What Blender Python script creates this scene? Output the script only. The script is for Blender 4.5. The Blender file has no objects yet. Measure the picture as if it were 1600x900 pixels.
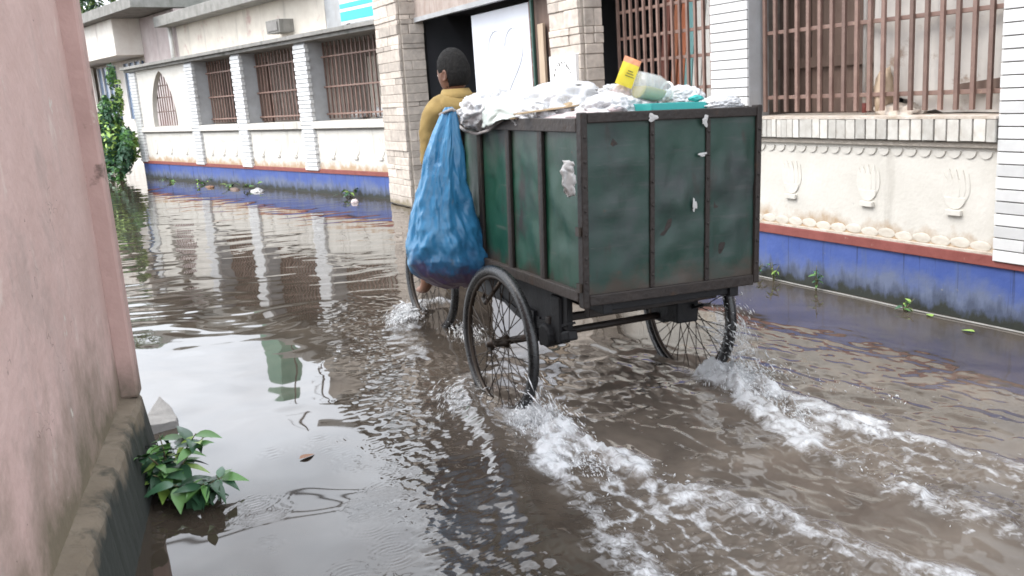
import bpy, bmesh, math, random
import numpy as np
from mathutils import Vector, Matrix, noise as mnoise
random.seed(7); rng = np.random.default_rng(11)
R = math.radians
S = bpy.context.scene
C = S.collection

# ------------------------------------------------------------------ camera
PITCH, ROLL, FPX = 12.3, 3.9, 1430.0
def camera():
    p, r = R(PITCH), R(ROLL)
    down = Vector((math.sin(r)*math.cos(p), math.cos(r)*math.cos(p), math.sin(p)))   # in x right, y down, z forward axes
    up = -down
    d = Vector((60-800, 185-450, FPX)); d -= d.dot(up)*up; d.normalize()
    x = d.cross(up)
    M = Matrix((x, d, up))                       # camera axes -> world
    cx, cy, cz = M @ Vector((1, 0, 0)), M @ Vector((0, -1, 0)), M @ Vector((0, 0, -1))
    W = Matrix((cx, cy, cz)).transposed().to_4x4()
    W.translation = (0, 0, 1.45)
    cam = bpy.data.cameras.new('camera'); o = bpy.data.objects.new('camera', cam); C.objects.link(o)
    cam.sensor_fit = 'HORIZONTAL'; cam.sensor_width = 36; cam.lens = 36*FPX/1600
    cam.clip_start = 0.02; cam.clip_end = 1000
    o.matrix_world = W; S.camera = o
camera()

# ------------------------------------------------------------------ sky, sun, exposure
SUN_EL, SUN_AZ = 52.0, 282.0          # azimuth clockwise from +Y: the light comes over the pink wall
def world():
    w = bpy.data.worlds.new('World'); S.world = w; w.use_nodes = True
    nt = w.node_tree; nt.nodes.clear(); N = nt.nodes.new; L = nt.links.new
    out = N('ShaderNodeOutputWorld'); bg = N('ShaderNodeBackground')
    sky = N('ShaderNodeTexSky'); sky.sky_type = 'NISHITA'; sky.sun_disc = False
    sky.sun_elevation = R(SUN_EL); sky.sun_rotation = R(SUN_AZ)
    sky.air_density = 1.0; sky.dust_density = 5.0; sky.ozone_density = 1.0
    hs = N('ShaderNodeHueSaturation'); hs.inputs['Saturation'].default_value = 0.32
    tc = N('ShaderNodeTexCoord'); mp = N('ShaderNodeMapping'); mp.inputs['Scale'].default_value = (1, 1, 2.2)
    nz = N('ShaderNodeTexNoise'); nz.inputs['Scale'].default_value = 2.4; nz.inputs['Detail'].default_value = 6; nz.inputs['Roughness'].default_value = .55
    rp = N('ShaderNodeValToRGB'); rp.color_ramp.elements[0].position = .38; rp.color_ramp.elements[1].position = .66
    rp.color_ramp.elements[0].color = (0, 0, 0, 1); rp.color_ramp.elements[1].color = (1, 1, 1, 1)
    mx = N('ShaderNodeMix'); mx.data_type = 'RGBA'; mx.inputs['B'].default_value = (12.6, 13.3, 14.4, 1)
    sc = N('ShaderNodeMath'); sc.operation = 'MULTIPLY_ADD'; sc.inputs[1].default_value = .55; sc.inputs[2].default_value = .35
    L(tc.outputs['Generated'], mp.inputs['Vector']); L(mp.outputs[0], nz.inputs['Vector']); L(nz.outputs['Fac'], rp.inputs[0])
    L(rp.outputs[0], sc.inputs[0]); L(sc.outputs[0], mx.inputs['Factor'])
    L(sky.outputs[0], hs.inputs['Color']); L(hs.outputs[0], mx.inputs['A']); L(mx.outputs['Result'], bg.inputs['Color'])
    bg.inputs['Strength'].default_value = 0.15
    L(bg.outputs[0], out.inputs[0])
world()
def sun():
    l = bpy.data.lights.new('sun', 'SUN'); l.energy = 0.9; l.angle = R(25); l.color = (1, .955, .88)
    o = bpy.data.objects.new('sun', l); C.objects.link(o)
    e, a = R(SUN_EL), R(SUN_AZ)
    d = Vector((math.sin(a)*math.cos(e), math.cos(a)*math.cos(e), math.sin(e)))
    o.rotation_euler = d.to_track_quat('Z', 'Y').to_euler(); o.location = d*30
sun()
S.view_settings.view_transform = 'Standard'; S.view_settings.look = 'None'
S.view_settings.exposure = 0.95; S.view_settings.gamma = 1; S.view_settings.use_curve_mapping = False
S.cycles.use_denoising = True
S.cycles.max_bounces = 6; S.cycles.filter_width = 1.7
S.cycles.caustics_reflective = False; S.cycles.caustics_refractive = False

# ------------------------------------------------------------------ helpers
class MB:
    def __init__(s): s.V = []; s.F = []
    def add(s, V, F):
        n = len(s.V); s.V += [tuple(v) for v in V]; s.F += [tuple(i+n for i in f) for f in F]; return s
    def box(s, x0, x1, y0, y1, z0, z1):
        V = [(x0,y0,z0),(x1,y0,z0),(x1,y1,z0),(x0,y1,z0),(x0,y0,z1),(x1,y0,z1),(x1,y1,z1),(x0,y1,z1)]
        return s.add(V, [(3,2,1,0),(4,5,6,7),(0,1,5,4),(1,2,6,5),(2,3,7,6),(3,0,4,7)])
    def bar(s, p, q, w, h=None, up=(0,0,1)):
        p, q = Vector(p), Vector(q); h = h or w; d = (q-p).normalized(); u = Vector(up)
        if abs(d.dot(u)) > .98: u = Vector((0,1,0))
        a = d.cross(u).normalized(); b = a.cross(d).normalized()
        V = [c + a*i*w/2 + b*j*h/2 for c in (p, q) for i, j in ((-1,-1),(1,-1),(1,1),(-1,1))]
        return s.add(V, [(3,2,1,0),(4,5,6,7),(0,1,5,4),(1,2,6,5),(2,3,7,6),(3,0,4,7)])
    def tube(s, P, r, n=8, closed=False):
        P = [Vector(p) for p in P]; m = len(P); rr = r if hasattr(r, '__len__') else [r]*m
        V = []; prev = None
        for i, p in enumerate(P):
            t = (P[(i+1) % m]-P[i-1]) if closed or 0 < i < m-1 else (P[1]-P[0] if i == 0 else P[-1]-P[-2])
            t.normalize()
            if prev is None:
                prev = t.orthogonal().normalized()
            a = (prev - t*prev.dot(t)).normalized(); prev = a; b = t.cross(a)
            V += [p + (a*math.cos(2*math.pi*k/n) + b*math.sin(2*math.pi*k/n))*rr[i] for k in range(n)]
        F = [(i*n+k, i*n+(k+1) % n, ((i+1) % m)*n+(k+1) % n, ((i+1) % m)*n+k) for i in range(m if closed else m-1) for k in range(n)]
        if not closed: F += [tuple(range(n-1, -1, -1)), tuple((m-1)*n+k for k in range(n))]
        return s.add(V, F)
    def torus(s, c, axis, Rr, r, n=40, m=8):
        c, ax = Vector(c), Vector(axis).normalized(); a = ax.orthogonal().normalized(); b = ax.cross(a)
        return s.tube([c + (a*math.cos(2*math.pi*k/n) + b*math.sin(2*math.pi*k/n))*Rr for k in range(n)], r, m, True)
    def prism(s, poly, o, u, v, d):
        o, u, v, d = Vector(o), Vector(u), Vector(v), Vector(d); n = len(poly)
        V = [o + u*a + v*b for a, b in poly] + [o + u*a + v*b + d for a, b in poly]
        F = [tuple(range(n-1, -1, -1)), tuple(range(n, 2*n))] + [(i, (i+1) % n, n+(i+1) % n, n+i) for i in range(n)]
        return s.add(V, F)
    def mesh(s, name):
        me = bpy.data.meshes.new(name); me.from_pydata(s.V, [], s.F)
        bm = bmesh.new(); bm.from_mesh(me); bmesh.ops.recalc_face_normals(bm, faces=bm.faces); bm.to_mesh(me); bm.free()
        return me
    def build(s, name, mat, parent=None, smooth=False, bevel=0):
        return put(name, s.mesh(name), mat, parent, smooth, bevel)
def put(name, me, mat, parent=None, smooth=False, bevel=0, loc=None, rot=None):
    o = bpy.data.objects.new(name, me); C.objects.link(o)
    if mat and not me.materials: me.materials.append(mat)
    if smooth: me.polygons.foreach_set('use_smooth', [True]*len(me.polygons))
    if bevel:
        b = o.modifiers.new('bevel', 'BEVEL'); b.width = bevel; b.segments = 2; b.limit_method = 'ANGLE'; b.angle_limit = R(40)
    if parent: o.parent = parent
    if loc: o.location = loc
    if rot: o.rotation_euler = rot
    return o
def tag(o, label=None, cat=None, group=None, kind=None):
    if label: o['label'] = label
    if cat: o['category'] = cat
    if group: o['group'] = group
    if kind: o['kind'] = kind
    return o
def thing(name, label, cat, loc=(0,0,0), rot=(0,0,0), group=None):
    o = bpy.data.objects.new(name, None); o.empty_display_size = .1; C.objects.link(o)
    o.location = loc; o.rotation_euler = rot
    return tag(o, label, cat, group)

# ------------------------------------------------------------------ materials
def newmat(name):
    m = bpy.data.materials.new(name); m.use_nodes = True; nt = m.node_tree
    return m, nt, nt.nodes.new, nt.links.new, nt.nodes['Principled BSDF']
def M(name, c1, c2=None, scale=6, rough=.7, bump=.0, bscale=60, metallic=0, stains=(), rnd=0, spec=.5, trans=0, coord='Object', stretch=(1,1,1), subs=0, cracks=None):
    """two-tone noise colour; stains = (colour, scale, low, high, stretch[, (z0, z1) world band with ragged edge])"""
    m, nt, N, L, b = newmat(name)
    tc = N('ShaderNodeTexCoord'); mp = N('ShaderNodeMapping'); mp.inputs['Scale'].default_value = stretch
    L(tc.outputs[coord], mp.inputs[0])
    oi = N('ShaderNodeObjectInfo')
    off = N('ShaderNodeVectorMath'); off.operation = 'SCALE'; off.inputs[0].default_value = (17, 31, 23); L(oi.outputs['Random'], off.inputs['Scale'])
    ad = N('ShaderNodeVectorMath'); L(mp.outputs[0], ad.inputs[0]); L(off.outputs[0], ad.inputs[1])
    nz = N('ShaderNodeTexNoise'); nz.inputs['Scale'].default_value = scale; nz.inputs['Detail'].default_value = 7; nz.inputs['Roughness'].default_value = .6
    L(ad.outputs[0], nz.inputs['Vector'])
    rp = N('ShaderNodeMapRange'); rp.inputs['From Min'].default_value = .32; rp.inputs['From Max'].default_value = .68; L(nz.outputs['Fac'], rp.inputs['Value'])
    mx = N('ShaderNodeMix'); mx.data_type = 'RGBA'; mx.inputs['A'].default_value = (*c1, 1); mx.inputs['B'].default_value = (*(c2 or c1), 1)
    L(rp.outputs[0], mx.inputs['Factor']); col = mx.outputs['Result']
    for st in stains:
        sc, ss, lo, hi, stx = st[:5]
        mp2 = N('ShaderNodeMapping'); mp2.inputs['Scale'].default_value = stx; L(tc.outputs[coord], mp2.inputs[0])
        n2 = N('ShaderNodeTexNoise'); n2.inputs['Scale'].default_value = ss; n2.inputs['Detail'].default_value = 8; n2.inputs['Roughness'].default_value = .65
        L(mp2.outputs[0], n2.inputs['Vector']); val = n2.outputs['Fac']
        if len(st) > 5:
            z0, z1 = st[5]
            gp = N('ShaderNodeNewGeometry'); sx = N('ShaderNodeSeparateXYZ'); L(gp.outputs['Position'], sx.inputs[0])
            mr = N('ShaderNodeMapRange'); mr.inputs['From Min'].default_value = z1; mr.inputs['From Max'].default_value = z0
            mr.inputs['To Min'].default_value = -.35; mr.inputs['To Max'].default_value = .35; L(sx.outputs['Z'], mr.inputs['Value'])
            a2 = N('ShaderNodeMath'); L(val, a2.inputs[0]); L(mr.outputs[0], a2.inputs[1]); val = a2.outputs[0]
        r2 = N('ShaderNodeMapRange'); r2.inputs['From Min'].default_value = lo; r2.inputs['From Max'].default_value = hi; L(val, r2.inputs['Value'])
        m2 = N('ShaderNodeMix'); m2.data_type = 'RGBA'; m2.inputs['B'].default_value = (*sc, 1); L(col, m2.inputs['A']); L(r2.outputs[0], m2.inputs['Factor']); col = m2.outputs['Result']
    if cracks:                              # hairline cracks, only where a slow noise lets them through
        cs, cw, cc = cracks
        wn = N('ShaderNodeTexNoise'); wn.inputs['Scale'].default_value = cs*2.5; wn.inputs['Detail'].default_value = 4; L(tc.outputs[coord], wn.inputs['Vector'])
        wm = N('ShaderNodeVectorMath'); wm.operation = 'SCALE'; wm.inputs['Scale'].default_value = .35; L(wn.outputs['Color'], wm.inputs[0])
        wa = N('ShaderNodeVectorMath'); L(tc.outputs[coord], wa.inputs[0]); L(wm.outputs[0], wa.inputs[1])
        vo = N('ShaderNodeTexVoronoi'); vo.feature = 'DISTANCE_TO_EDGE'; vo.inputs['Scale'].default_value = cs; L(wa.outputs[0], vo.inputs['Vector'])
        v1 = N('ShaderNodeMapRange'); v1.inputs['From Min'].default_value = cw; v1.inputs['From Max'].default_value = cw*.3; L(vo.outputs['Distance'], v1.inputs['Value'])
        mn = N('ShaderNodeTexNoise'); mn.inputs['Scale'].default_value = cs*.8; L(tc.outputs[coord], mn.inputs['Vector'])
        v2 = N('ShaderNodeMapRange'); v2.inputs['From Min'].default_value = .54; v2.inputs['From Max'].default_value = .62; L(mn.outputs['Fac'], v2.inputs['Value'])
        vm = N('ShaderNodeMath'); vm.operation = 'MULTIPLY'; L(v1.outputs[0], vm.inputs[0]); L(v2.outputs[0], vm.inputs[1])
        mc = N('ShaderNodeMix'); mc.data_type = 'RGBA'; mc.inputs['B'].default_value = (*cc, 1); L(col, mc.inputs['A']); L(vm.outputs[0], mc.inputs['Factor']); col = mc.outputs['Result']
    if rnd:
        mm = N('ShaderNodeMapRange'); mm.inputs['To Min'].default_value = 1-rnd; mm.inputs['To Max'].default_value = 1+rnd*.4; L(oi.outputs['Random'], mm.inputs['Value'])
        m3 = N('ShaderNodeVectorMath'); m3.operation = 'SCALE'; L(col, m3.inputs[0]); L(mm.outputs[0], m3.inputs['Scale']); col = m3.outputs[0]
    L(col, b.inputs['Base Color'])
    rr = N('ShaderNodeMapRange'); rr.inputs['To Min'].default_value = max(.02, rough-.1); rr.inputs['To Max'].default_value = min(1, rough+.1); L(nz.outputs['Fac'], rr.inputs['Value']); L(rr.outputs[0], b.inputs['Roughness'])
    b.inputs['Metallic'].default_value = metallic; b.inputs['Specular IOR Level'].default_value = spec
    b.inputs['Transmission Weight'].default_value = trans
    if subs: b.inputs['Subsurface Weight'].default_value = subs; b.inputs['Subsurface Radius'].default_value = (.02, .02, .02); b.inputs['Subsurface Scale'].default_value = 1
    if bump:
        n3 = N('ShaderNodeTexNoise'); n3.inputs['Scale'].default_value = bscale; n3.inputs['Detail'].default_value = 5; L(ad.outputs[0], n3.inputs['Vector'])
        bp = N('ShaderNodeBump'); bp.inputs['Strength'].default_value = bump; bp.inputs['Distance'].default_value = .01
        L(n3.outputs['Fac'], bp.inputs['Height']); L(bp.outputs[0], b.inputs['Normal'])
    return m
one = (1,1,1); streak = (1,1,.12)
DIRT = (.22,.17,.12)
mat = {}
mat['plaster'] = M('white_plaster', (.651,.625,.572), (.563,.537,.484), 3, .75, .25, 40, stains=[((.352,.326,.282), 4, .58, .80, streak), ((.405,.290,.185), 5, .50, .75, one, (.36,.66)), ((.194,.176,.150), 8, .68, .78, one)])
mat['brick'] = M('white_glazed_brick', (.722,.722,.714), (.636,.636,.628), 9, .35, .1, 50, rnd=.20, stains=[((.344,.318,.267), 6, .64, .8, one)])
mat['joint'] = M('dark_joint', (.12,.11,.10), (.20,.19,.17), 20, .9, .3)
mat['grey_plaster'] = M('grey_plaster', (.42,.43,.44), (.34,.34,.34), 5, .8, .2, stains=[((.2,.19,.17), 5, .6, .8, streak)])
mat['tile'] = M('sill_tile', (.66,.64,.59), (.50,.47,.42), 14, .45, .15, rnd=.30, stains=[((.10,.09,.08), 9, .57, .72, (1,1,.3)), ((.30,.22,.15), 9, .54, .76, one)])
mat['blue'] = M('blue_paint', (.042,.078,.265), (.062,.105,.32), 4, .6, .25, 30, stains=[((.12,.145,.225), 3, .42, .72, one, (.02,.36)), ((.10,.125,.185), 6, .56, .74, streak), ((.06,.075,.12), 9, .52, .70, (1,1,.25), (.0,.30)), ((.022,.025,.019), 7, .52, .64, (1,1,.5), (-.03,.18)), ((.016,.019,.026), 7, .58, .66, (1,1.6,.05)), ((.22,.22,.21), 10, .66, .72, one)])
mat['red'] = M('red_oxide', (.187,.047,.038), (.255,.076,.064), 8, .7, .2, 50, stains=[((.357,.281,.238), 10, .66, .76, one)])
mat['sediment'] = M('dried_mud_ledge', (.40,.33,.26), (.62,.56,.50), 12, .9, .5, 40)
mat['grille'] = M('brown_grille_paint', (.165,.098,.078), (.24,.155,.125), 10, .55, .2, 60, rnd=.3, stains=[((.32,.22,.16), 16, .58, .72, one)])
mat['wood'] = M('brown_wood', (.115,.073,.056), (.17,.115,.09), 3, .7, .2, stretch=(6,6,.6), rnd=.25)
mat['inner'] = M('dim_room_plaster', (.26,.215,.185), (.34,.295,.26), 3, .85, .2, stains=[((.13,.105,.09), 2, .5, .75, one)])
mat['cloth'] = M('pale_sheet', (.60,.57,.53), (.46,.43,.40), 3, .85, .3, 12, stains=[((.27,.24,.22), 3, .58, .75, streak), ((.28,.20,.15), 5, .60, .7, one)])
mat['stone'] = M('stone_cladding', (.66,.58,.50), (.44,.385,.335), 11, .8, .9, 16, rnd=.28, stains=[((.22,.19,.16), 6, .62, .8, (1,1,4)), ((.30,.25,.17), 5, .55, .75, one, (0,.22))])
mat['stone_core'] = M('stone_mortar', (.44,.39,.33), (.50,.45,.39), 20, .9, .5)
mat['marble'] = M('white_plaque', (.80,.79,.77), (.72,.71,.69), 6, .4)
mat['ink'] = M('dark_lettering', (.06,.055,.05), None, 5, .6)
mat['gate_white'] = M('white_gate_paint', (.663,.680,.731), (.612,.629,.680), 2, .4, .04, 20)
mat['gate_brown'] = M('brown_gate_frame', (.10,.045,.035), (.15,.07,.055), 8, .6, .1)
mat['corr'] = M('weathered_corrugated_sheet', (.33,.26,.22), (.44,.37,.33), 5, .65, .15, stains=[((.20,.12,.08), 6, .55, .75, streak)])
mat['timber'] = M('raw_timber', (.40,.30,.21), (.52,.41,.30), 4, .75, .2, stretch=(8,8,.7))
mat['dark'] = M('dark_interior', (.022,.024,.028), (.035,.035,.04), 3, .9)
mat['cream'] = M('cream_render', (.7260,.6710,.5830), (.6160,.5610,.4840), 3, .85, .2, stains=[((.3300,.2970,.2530), 3, .55, .78, streak), ((.4620,.2970,.2640), 2, .58, .72, one)])
mat['housewhite'] = M('old_whitewash', (.7992,.7668,.7020), (.6696,.6048,.5400), 2.5, .85, .2, stains=[((.3564,.2808,.2484), 2.2, .56, .72, streak)])
mat['pinkgrey'] = M('pinkish_stained_render', (.56,.50,.48), (.42,.34,.33), 2, .85, .2, stains=[((.20,.17,.16), 2.5, .55, .75, streak)])
mat['concrete'] = M('weathered_concrete', (.30,.29,.27), (.20,.195,.18), 5, .9, .4, 30, stains=[((.09,.085,.075), 4, .55, .75, streak)])
mat['blueglass'] = M('blue_window', (.06,.11,.20), (.16,.22,.33), 4, .2, 0)
mat['pipe'] = M('white_pipe', (.76,.75,.72), (.66,.65,.61), 8, .5)
mat['signwhite'] = M('sign_white', (.80,.82,.84), None, 5, .45)
mat['cyan'] = M('sign_cyan', (.03,.40,.58), (.05,.46,.62), 5, .45)
mat['upper'] = M('upper_storey_render', (.40,.355,.31), (.48,.43,.38), 2, .85, .2, stains=[((.24,.20,.17), 2.5, .55, .75, streak)])
mat['green_sheet'] = M('green_sheet', (.12,.28,.19), (.17,.34,.24), 4, .5)
mat['pink'] = M('pink_wall_paint', (.63,.455,.415), (.55,.385,.345), 3.5, .8, .45, 22, cracks=(2.2, .004, (.26,.18,.16)), stains=[((.47,.37,.34), 3.5, .56, .78, (1,1,.3)), ((.69,.58,.52), 5, .60, .70, (1,1,.6)), ((.38,.30,.27), 1.6, .54, .74, one), ((.17,.14,.095), 2.6, .40, .76, one, (.22,.95)), ((.07,.055,.05), 24, .68, .71, one), ((.64,.60,.54), 8, .66, .69, (1,1,.7))])
mat['pink_shaded'] = M('pink_paint_shaded', (.50,.345,.31), (.42,.28,.25), 4, .8, .4, 22, stains=[((.13,.09,.075), 7, .60, .70, one), ((.15,.12,.09), 3, .44, .75, one, (.2,.8)), ((.58,.48,.43), 6, .66, .72, one)])  # wall pink darkened in colour for the pilaster side turned from the sun, plus stains
mat['plinth'] = M('mossy_plinth', (.1913,.1560,.1147), (.1402,.1117,.0795), 6, .9, .6, 26, stains=[((.0638,.0540,.0353), 6, .52, .68, one), ((.2550,.2228,.1785), 9, .64, .74, one), ((.0255,.0292,.0240), 3, .40, .56, one, (.06,.40))])
mat['cement'] = M('cement_lump', (.2475,.2385,.2250), (.1980,.1890,.1800), 6, .9, .4)
mat['box_green'] = M('green_box_sheet', (.005,.046,.026), (.010,.064,.038), 5, .46, .35, 9, stains=[((.0203,.0281,.0242), 3, .50, .76, one), ((.0741,.0718,.0655), 3.2, .42, .84, (1,1,.5), (1.45,.90)), ((.0663,.0897,.0702), 5, .60, .72, (1,.4,5)), ((.0936,.1092,.0936), 9, .69, .72, (1,1.5,7)), ((.0218,.0133,.0094), 5, .58, .68, (1,1,.35)), ((.0780,.0390,.0203), 16, .66, .73, one), ((.0429,.0335,.0250), 4, .50, .66, one, (.52,.80))])
mat['rear_green'] = M('grimy_rear_sheet', (.006,.032,.022), (.013,.038,.030), 4, .46, .4, 8, stains=[((.0270,.0315,.0345), 2.6, .44, .72, one), ((.0037,.0345,.0218), 2.2, .50, .66, one), ((.0450,.0510,.0510), 4.5, .54, .76, (.6,1,5)), ((.0900,.0938,.0900), 10, .68, .72, (.5,1,8)), ((.1050,.1050,.1050), 24, .71, .74, (1,1,.5)), ((.0210,.0120,.0083), 5, .57, .68, (1,1,.35)), ((.0638,.0315,.0165), 14, .67, .73, one), ((.0413,.0323,.0240), 4, .50, .66, one, (.52,.78))])
mat['iron'] = M('dark_rusty_iron', (.0156,.0117,.0104), (.0273,.0202,.0169), 9, .55, .4, 40, stains=[((.0553,.0292,.0163), 12, .60, .74, one), ((.0585,.0553,.0520), 14, .68, .76, one)], spec=.4)
mat['rail'] = M('dusty_angle_iron', (.0377,.0299,.0260), (.0553,.0455,.0390), 9, .6, .4, 40, stains=[((.0650,.0358,.0195), 9, .60, .74, one), ((.1040,.0943,.0845), 12, .66, .76, (1,.3,1))])
mat['black'] = M('black_frame_paint', (.006,.0065,.0085), (.012,.0115,.012), 8, .55, .2, spec=.3)
mat['rubber'] = M('wet_rubber', (.010,.010,.011), (.020,.020,.020), 30, .28, .2, 80)
mat['steel'] = M('rusty_spoke_steel', (.022,.016,.012), (.045,.032,.023), 20, .4, 0, metallic=.5)
mat['sack'] = M('blue_woven_sack', (.030,.165,.33), (.050,.215,.40), 5, .30, .25, 34, stains=[((.11,.28,.43), 5, .56, .75, (1,1,.5)), ((.035,.055,.13), 4, .42, .72, one, (.34,.90)), ((.10,.065,.13), 4, .60, .74, one, (.45,.80)), ((.14,.16,.17), 9, .64, .74, one)])
mat['bag'] = M('white_plastic_bag', (.78,.79,.80), (.68,.69,.71), 5, .28, .2, 12, trans=.30)
mat['bag_grey'] = M('greyish_plastic_bag', (.66,.65,.64), (.48,.47,.46), 5, .3, .25, 14, stains=[((.22,.20,.18), 6, .62, .74, one)], trans=.25)
mat['bag_green'] = M('pale_green_plastic_bag', (.532,.570,.532), (.456,.517,.479), 4, .32, .3, 18)
mat['bag_pink'] = M('pinkish_plastic_bag', (.593,.532,.524), (.578,.471,.471), 4, .35, .3, 20)
mat['card'] = M('brown_cardboard', (.34,.25,.15), (.42,.32,.20), 5, .85)
mat['yellow'] = M('yellow_print', (.85,.66,.03), (.88,.72,.08), 4, .4)
mat['orange'] = M('orange_print', (.80,.27,.10), (.82,.36,.20), 4, .4)
mat['liquid'] = M('yellow_liquid', (.62,.50,.02), (.55,.42,.02), 4, .15)
mat['teal'] = M('teal_plastic', (.02,.30,.29), (.03,.36,.34), 5, .35)
mat['post_green'] = M('dark_green_post', (.02,.06,.05), (.03,.08,.06), 5, .6)
mat['bead'] = M('dirty_plaster_bead', (.62,.58,.51), (.52,.47,.40), 1.2, .8, 0, rnd=.06)
mat['heap'] = M('mixed_refuse', (.200,.184,.168), (.440,.424,.408), 9, .8, .6, 14, stains=[((.128,.080,.048), 8, .6, .7, one), ((.080,.176,.160), 10, .66, .72, one)])
mat['rope'] = M('grey_rope', (.33,.31,.30), (.24,.22,.21), 30, .8)
mat['skin'] = M('brown_skin', (.19,.095,.06), (.16,.078,.05), 8, .5, .05, subs=.05)
mat['hair'] = M('black_hair', (.008,.0075,.0075), (.018,.017,.016), 60, .85, 1.0, 110, spec=.2, stretch=(1,1,.5))
mat['shirt'] = M('ochre_shirt', (.31,.215,.075), (.25,.17,.056), 6, .88, .4, 30, stains=[((.19,.13,.05), 4, .58, .74, one)])
mat['shirt_dark'] = M('brown_seam', (.08,.055,.03), None, 5, .85)
mat['trousers'] = M('dark_trousers', (.05,.055,.07), (.07,.07,.085), 5, .9)
mat['leaf'] = M('leaf_green', (.074,.189,.047), (.121,.270,.068), 3, .45, .1, rnd=.4)
mat['leaf_dark'] = M('leaf_dark_green', (.027,.081,.041), (.061,.142,.074), 3, .35, .1, rnd=.4)
mat['leaf_lime'] = M('leaf_lime', (.270,.446,.081), (.365,.513,.135), 3, .5, rnd=.3)
mat['leaf_brown'] = M('leaf_dry', (.22,.10,.05), (.30,.16,.09), 3, .6, rnd=.3)
mat['stem'] = M('plant_stem', (.09,.10,.04), (.12,.09,.05), 9, .7)
mat['bark'] = M('bark', (.10,.075,.055), (.14,.11,.085), 12, .9, .5)
mat['road'] = M('wet_asphalt', (.06,.055,.05), (.05,.045,.04), 6, .9, .3)
def clear_mat():
    m, nt, N, L, b = newmat('clear_plastic'); b.inputs['Base Color'].default_value = (.75,.78,.80,1); b.inputs['Roughness'].default_value = .12
    t = N('ShaderNodeBsdfTransparent'); t.inputs[0].default_value = (.93,.95,.95,1); x = N('ShaderNodeMixShader'); x.inputs[0].default_value = .28
    L(t.outputs[0], x.inputs[1]); L(b.outputs[0], x.inputs[2]); L(x.outputs[0], nt.nodes['Material Output'].inputs[0]); return m
mat['clear'] = clear_mat()
mat['boards'] = [M('painted_board_%d' % i, c, tuple(k*.85 for k in c), 5, .6, .1) for i, c in enumerate([(.46,.15,.07),(.48,.18,.09),(.20,.42,.42),(.72,.70,.66),(.75,.74,.70),(.64,.58,.50),(.28,.11,.08)])]
mat['splash'] = M('splashed_white_water', (.78,.79,.80), (.66,.67,.68), 30, .30, 0, trans=.10)

# ------------------------------------------------------------------ ground and flood water
g = MB(); g.box(-150, 150, -150, 150, -.6, -.14); tag(g.build('road', mat['road']), kind='structure')

def vnoise(x, y, seed=0):
    xi, yi = np.floor(x).astype(np.int64), np.floor(y).astype(np.int64); fx, fy = x-xi, y-yi
    def h(a, b):
        n = (a*374761393 + b*668265263 + seed*982451653) & 0xffffffff
        n = ((n ^ (n >> 13))*1274126177) & 0xffffffff
        return ((n ^ (n >> 16)) & 0xffff)/32767.5-1
    u, v = fx*fx*fx*(fx*(fx*6-15)+10), fy*fy*fy*(fy*(fy*6-15)+10)
    return (h(xi,yi)*(1-u)+h(xi+1,yi)*u)*(1-v)+(h(xi,yi+1)*(1-u)+h(xi+1,yi+1)*u)*v
def sstep(a, b, x):
    t = np.clip((x-a)/(b-a), 0, 1); return t*t*(3-2*t)
def polydist(x, y, pts):
    """distance to a polyline and the position 0..1 along it"""
    best = np.full(x.shape, 1e9); tt = np.zeros(x.shape); n = len(pts)-1
    for i in range(n):
        (ax, ay), (bx, by) = pts[i], pts[i+1]; dx, dy = bx-ax, by-ay
        t = np.clip(((x-ax)*dx+(y-ay)*dy)/(dx*dx+dy*dy), 0, 1)
        d = np.hypot(x-ax-t*dx, y-ay-t*dy); m = d < best
        best = np.where(m, d, best); tt = np.where(m, (i+t)/n, tt)
    return best, tt
NEAR_L = [(1.74,3.55),(1.64,3.10),(1.50,2.65),(1.43,2.30),(1.40,2.05),(1.36,1.5)]
NEAR_R = [(1.78,3.50),(1.80,3.0),(1.81,2.70),(1.87,2.39),(1.97,2.09),(2.1,1.6)]
FAR_L = [(2.74,3.50),(2.64,3.0),(2.50,2.58),(2.43,2.25),(2.45,2.01),(2.5,1.5)]
FAR_R = [(2.82,3.50),(2.82,3.05),(2.78,2.72),(2.86,2.32),(2.92,1.91),(3.0,1.4)]
BOW = [(1.80,4.15),(1.70,4.02),(1.61,3.70),(1.52,3.3),(1.37,2.85),(1.25,2.45),(1.18,2.1)]
FRONT = [(2.30,5.90),(2.10,5.88),(1.94,5.6),(1.83,5.2),(1.78,4.8)]
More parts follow.
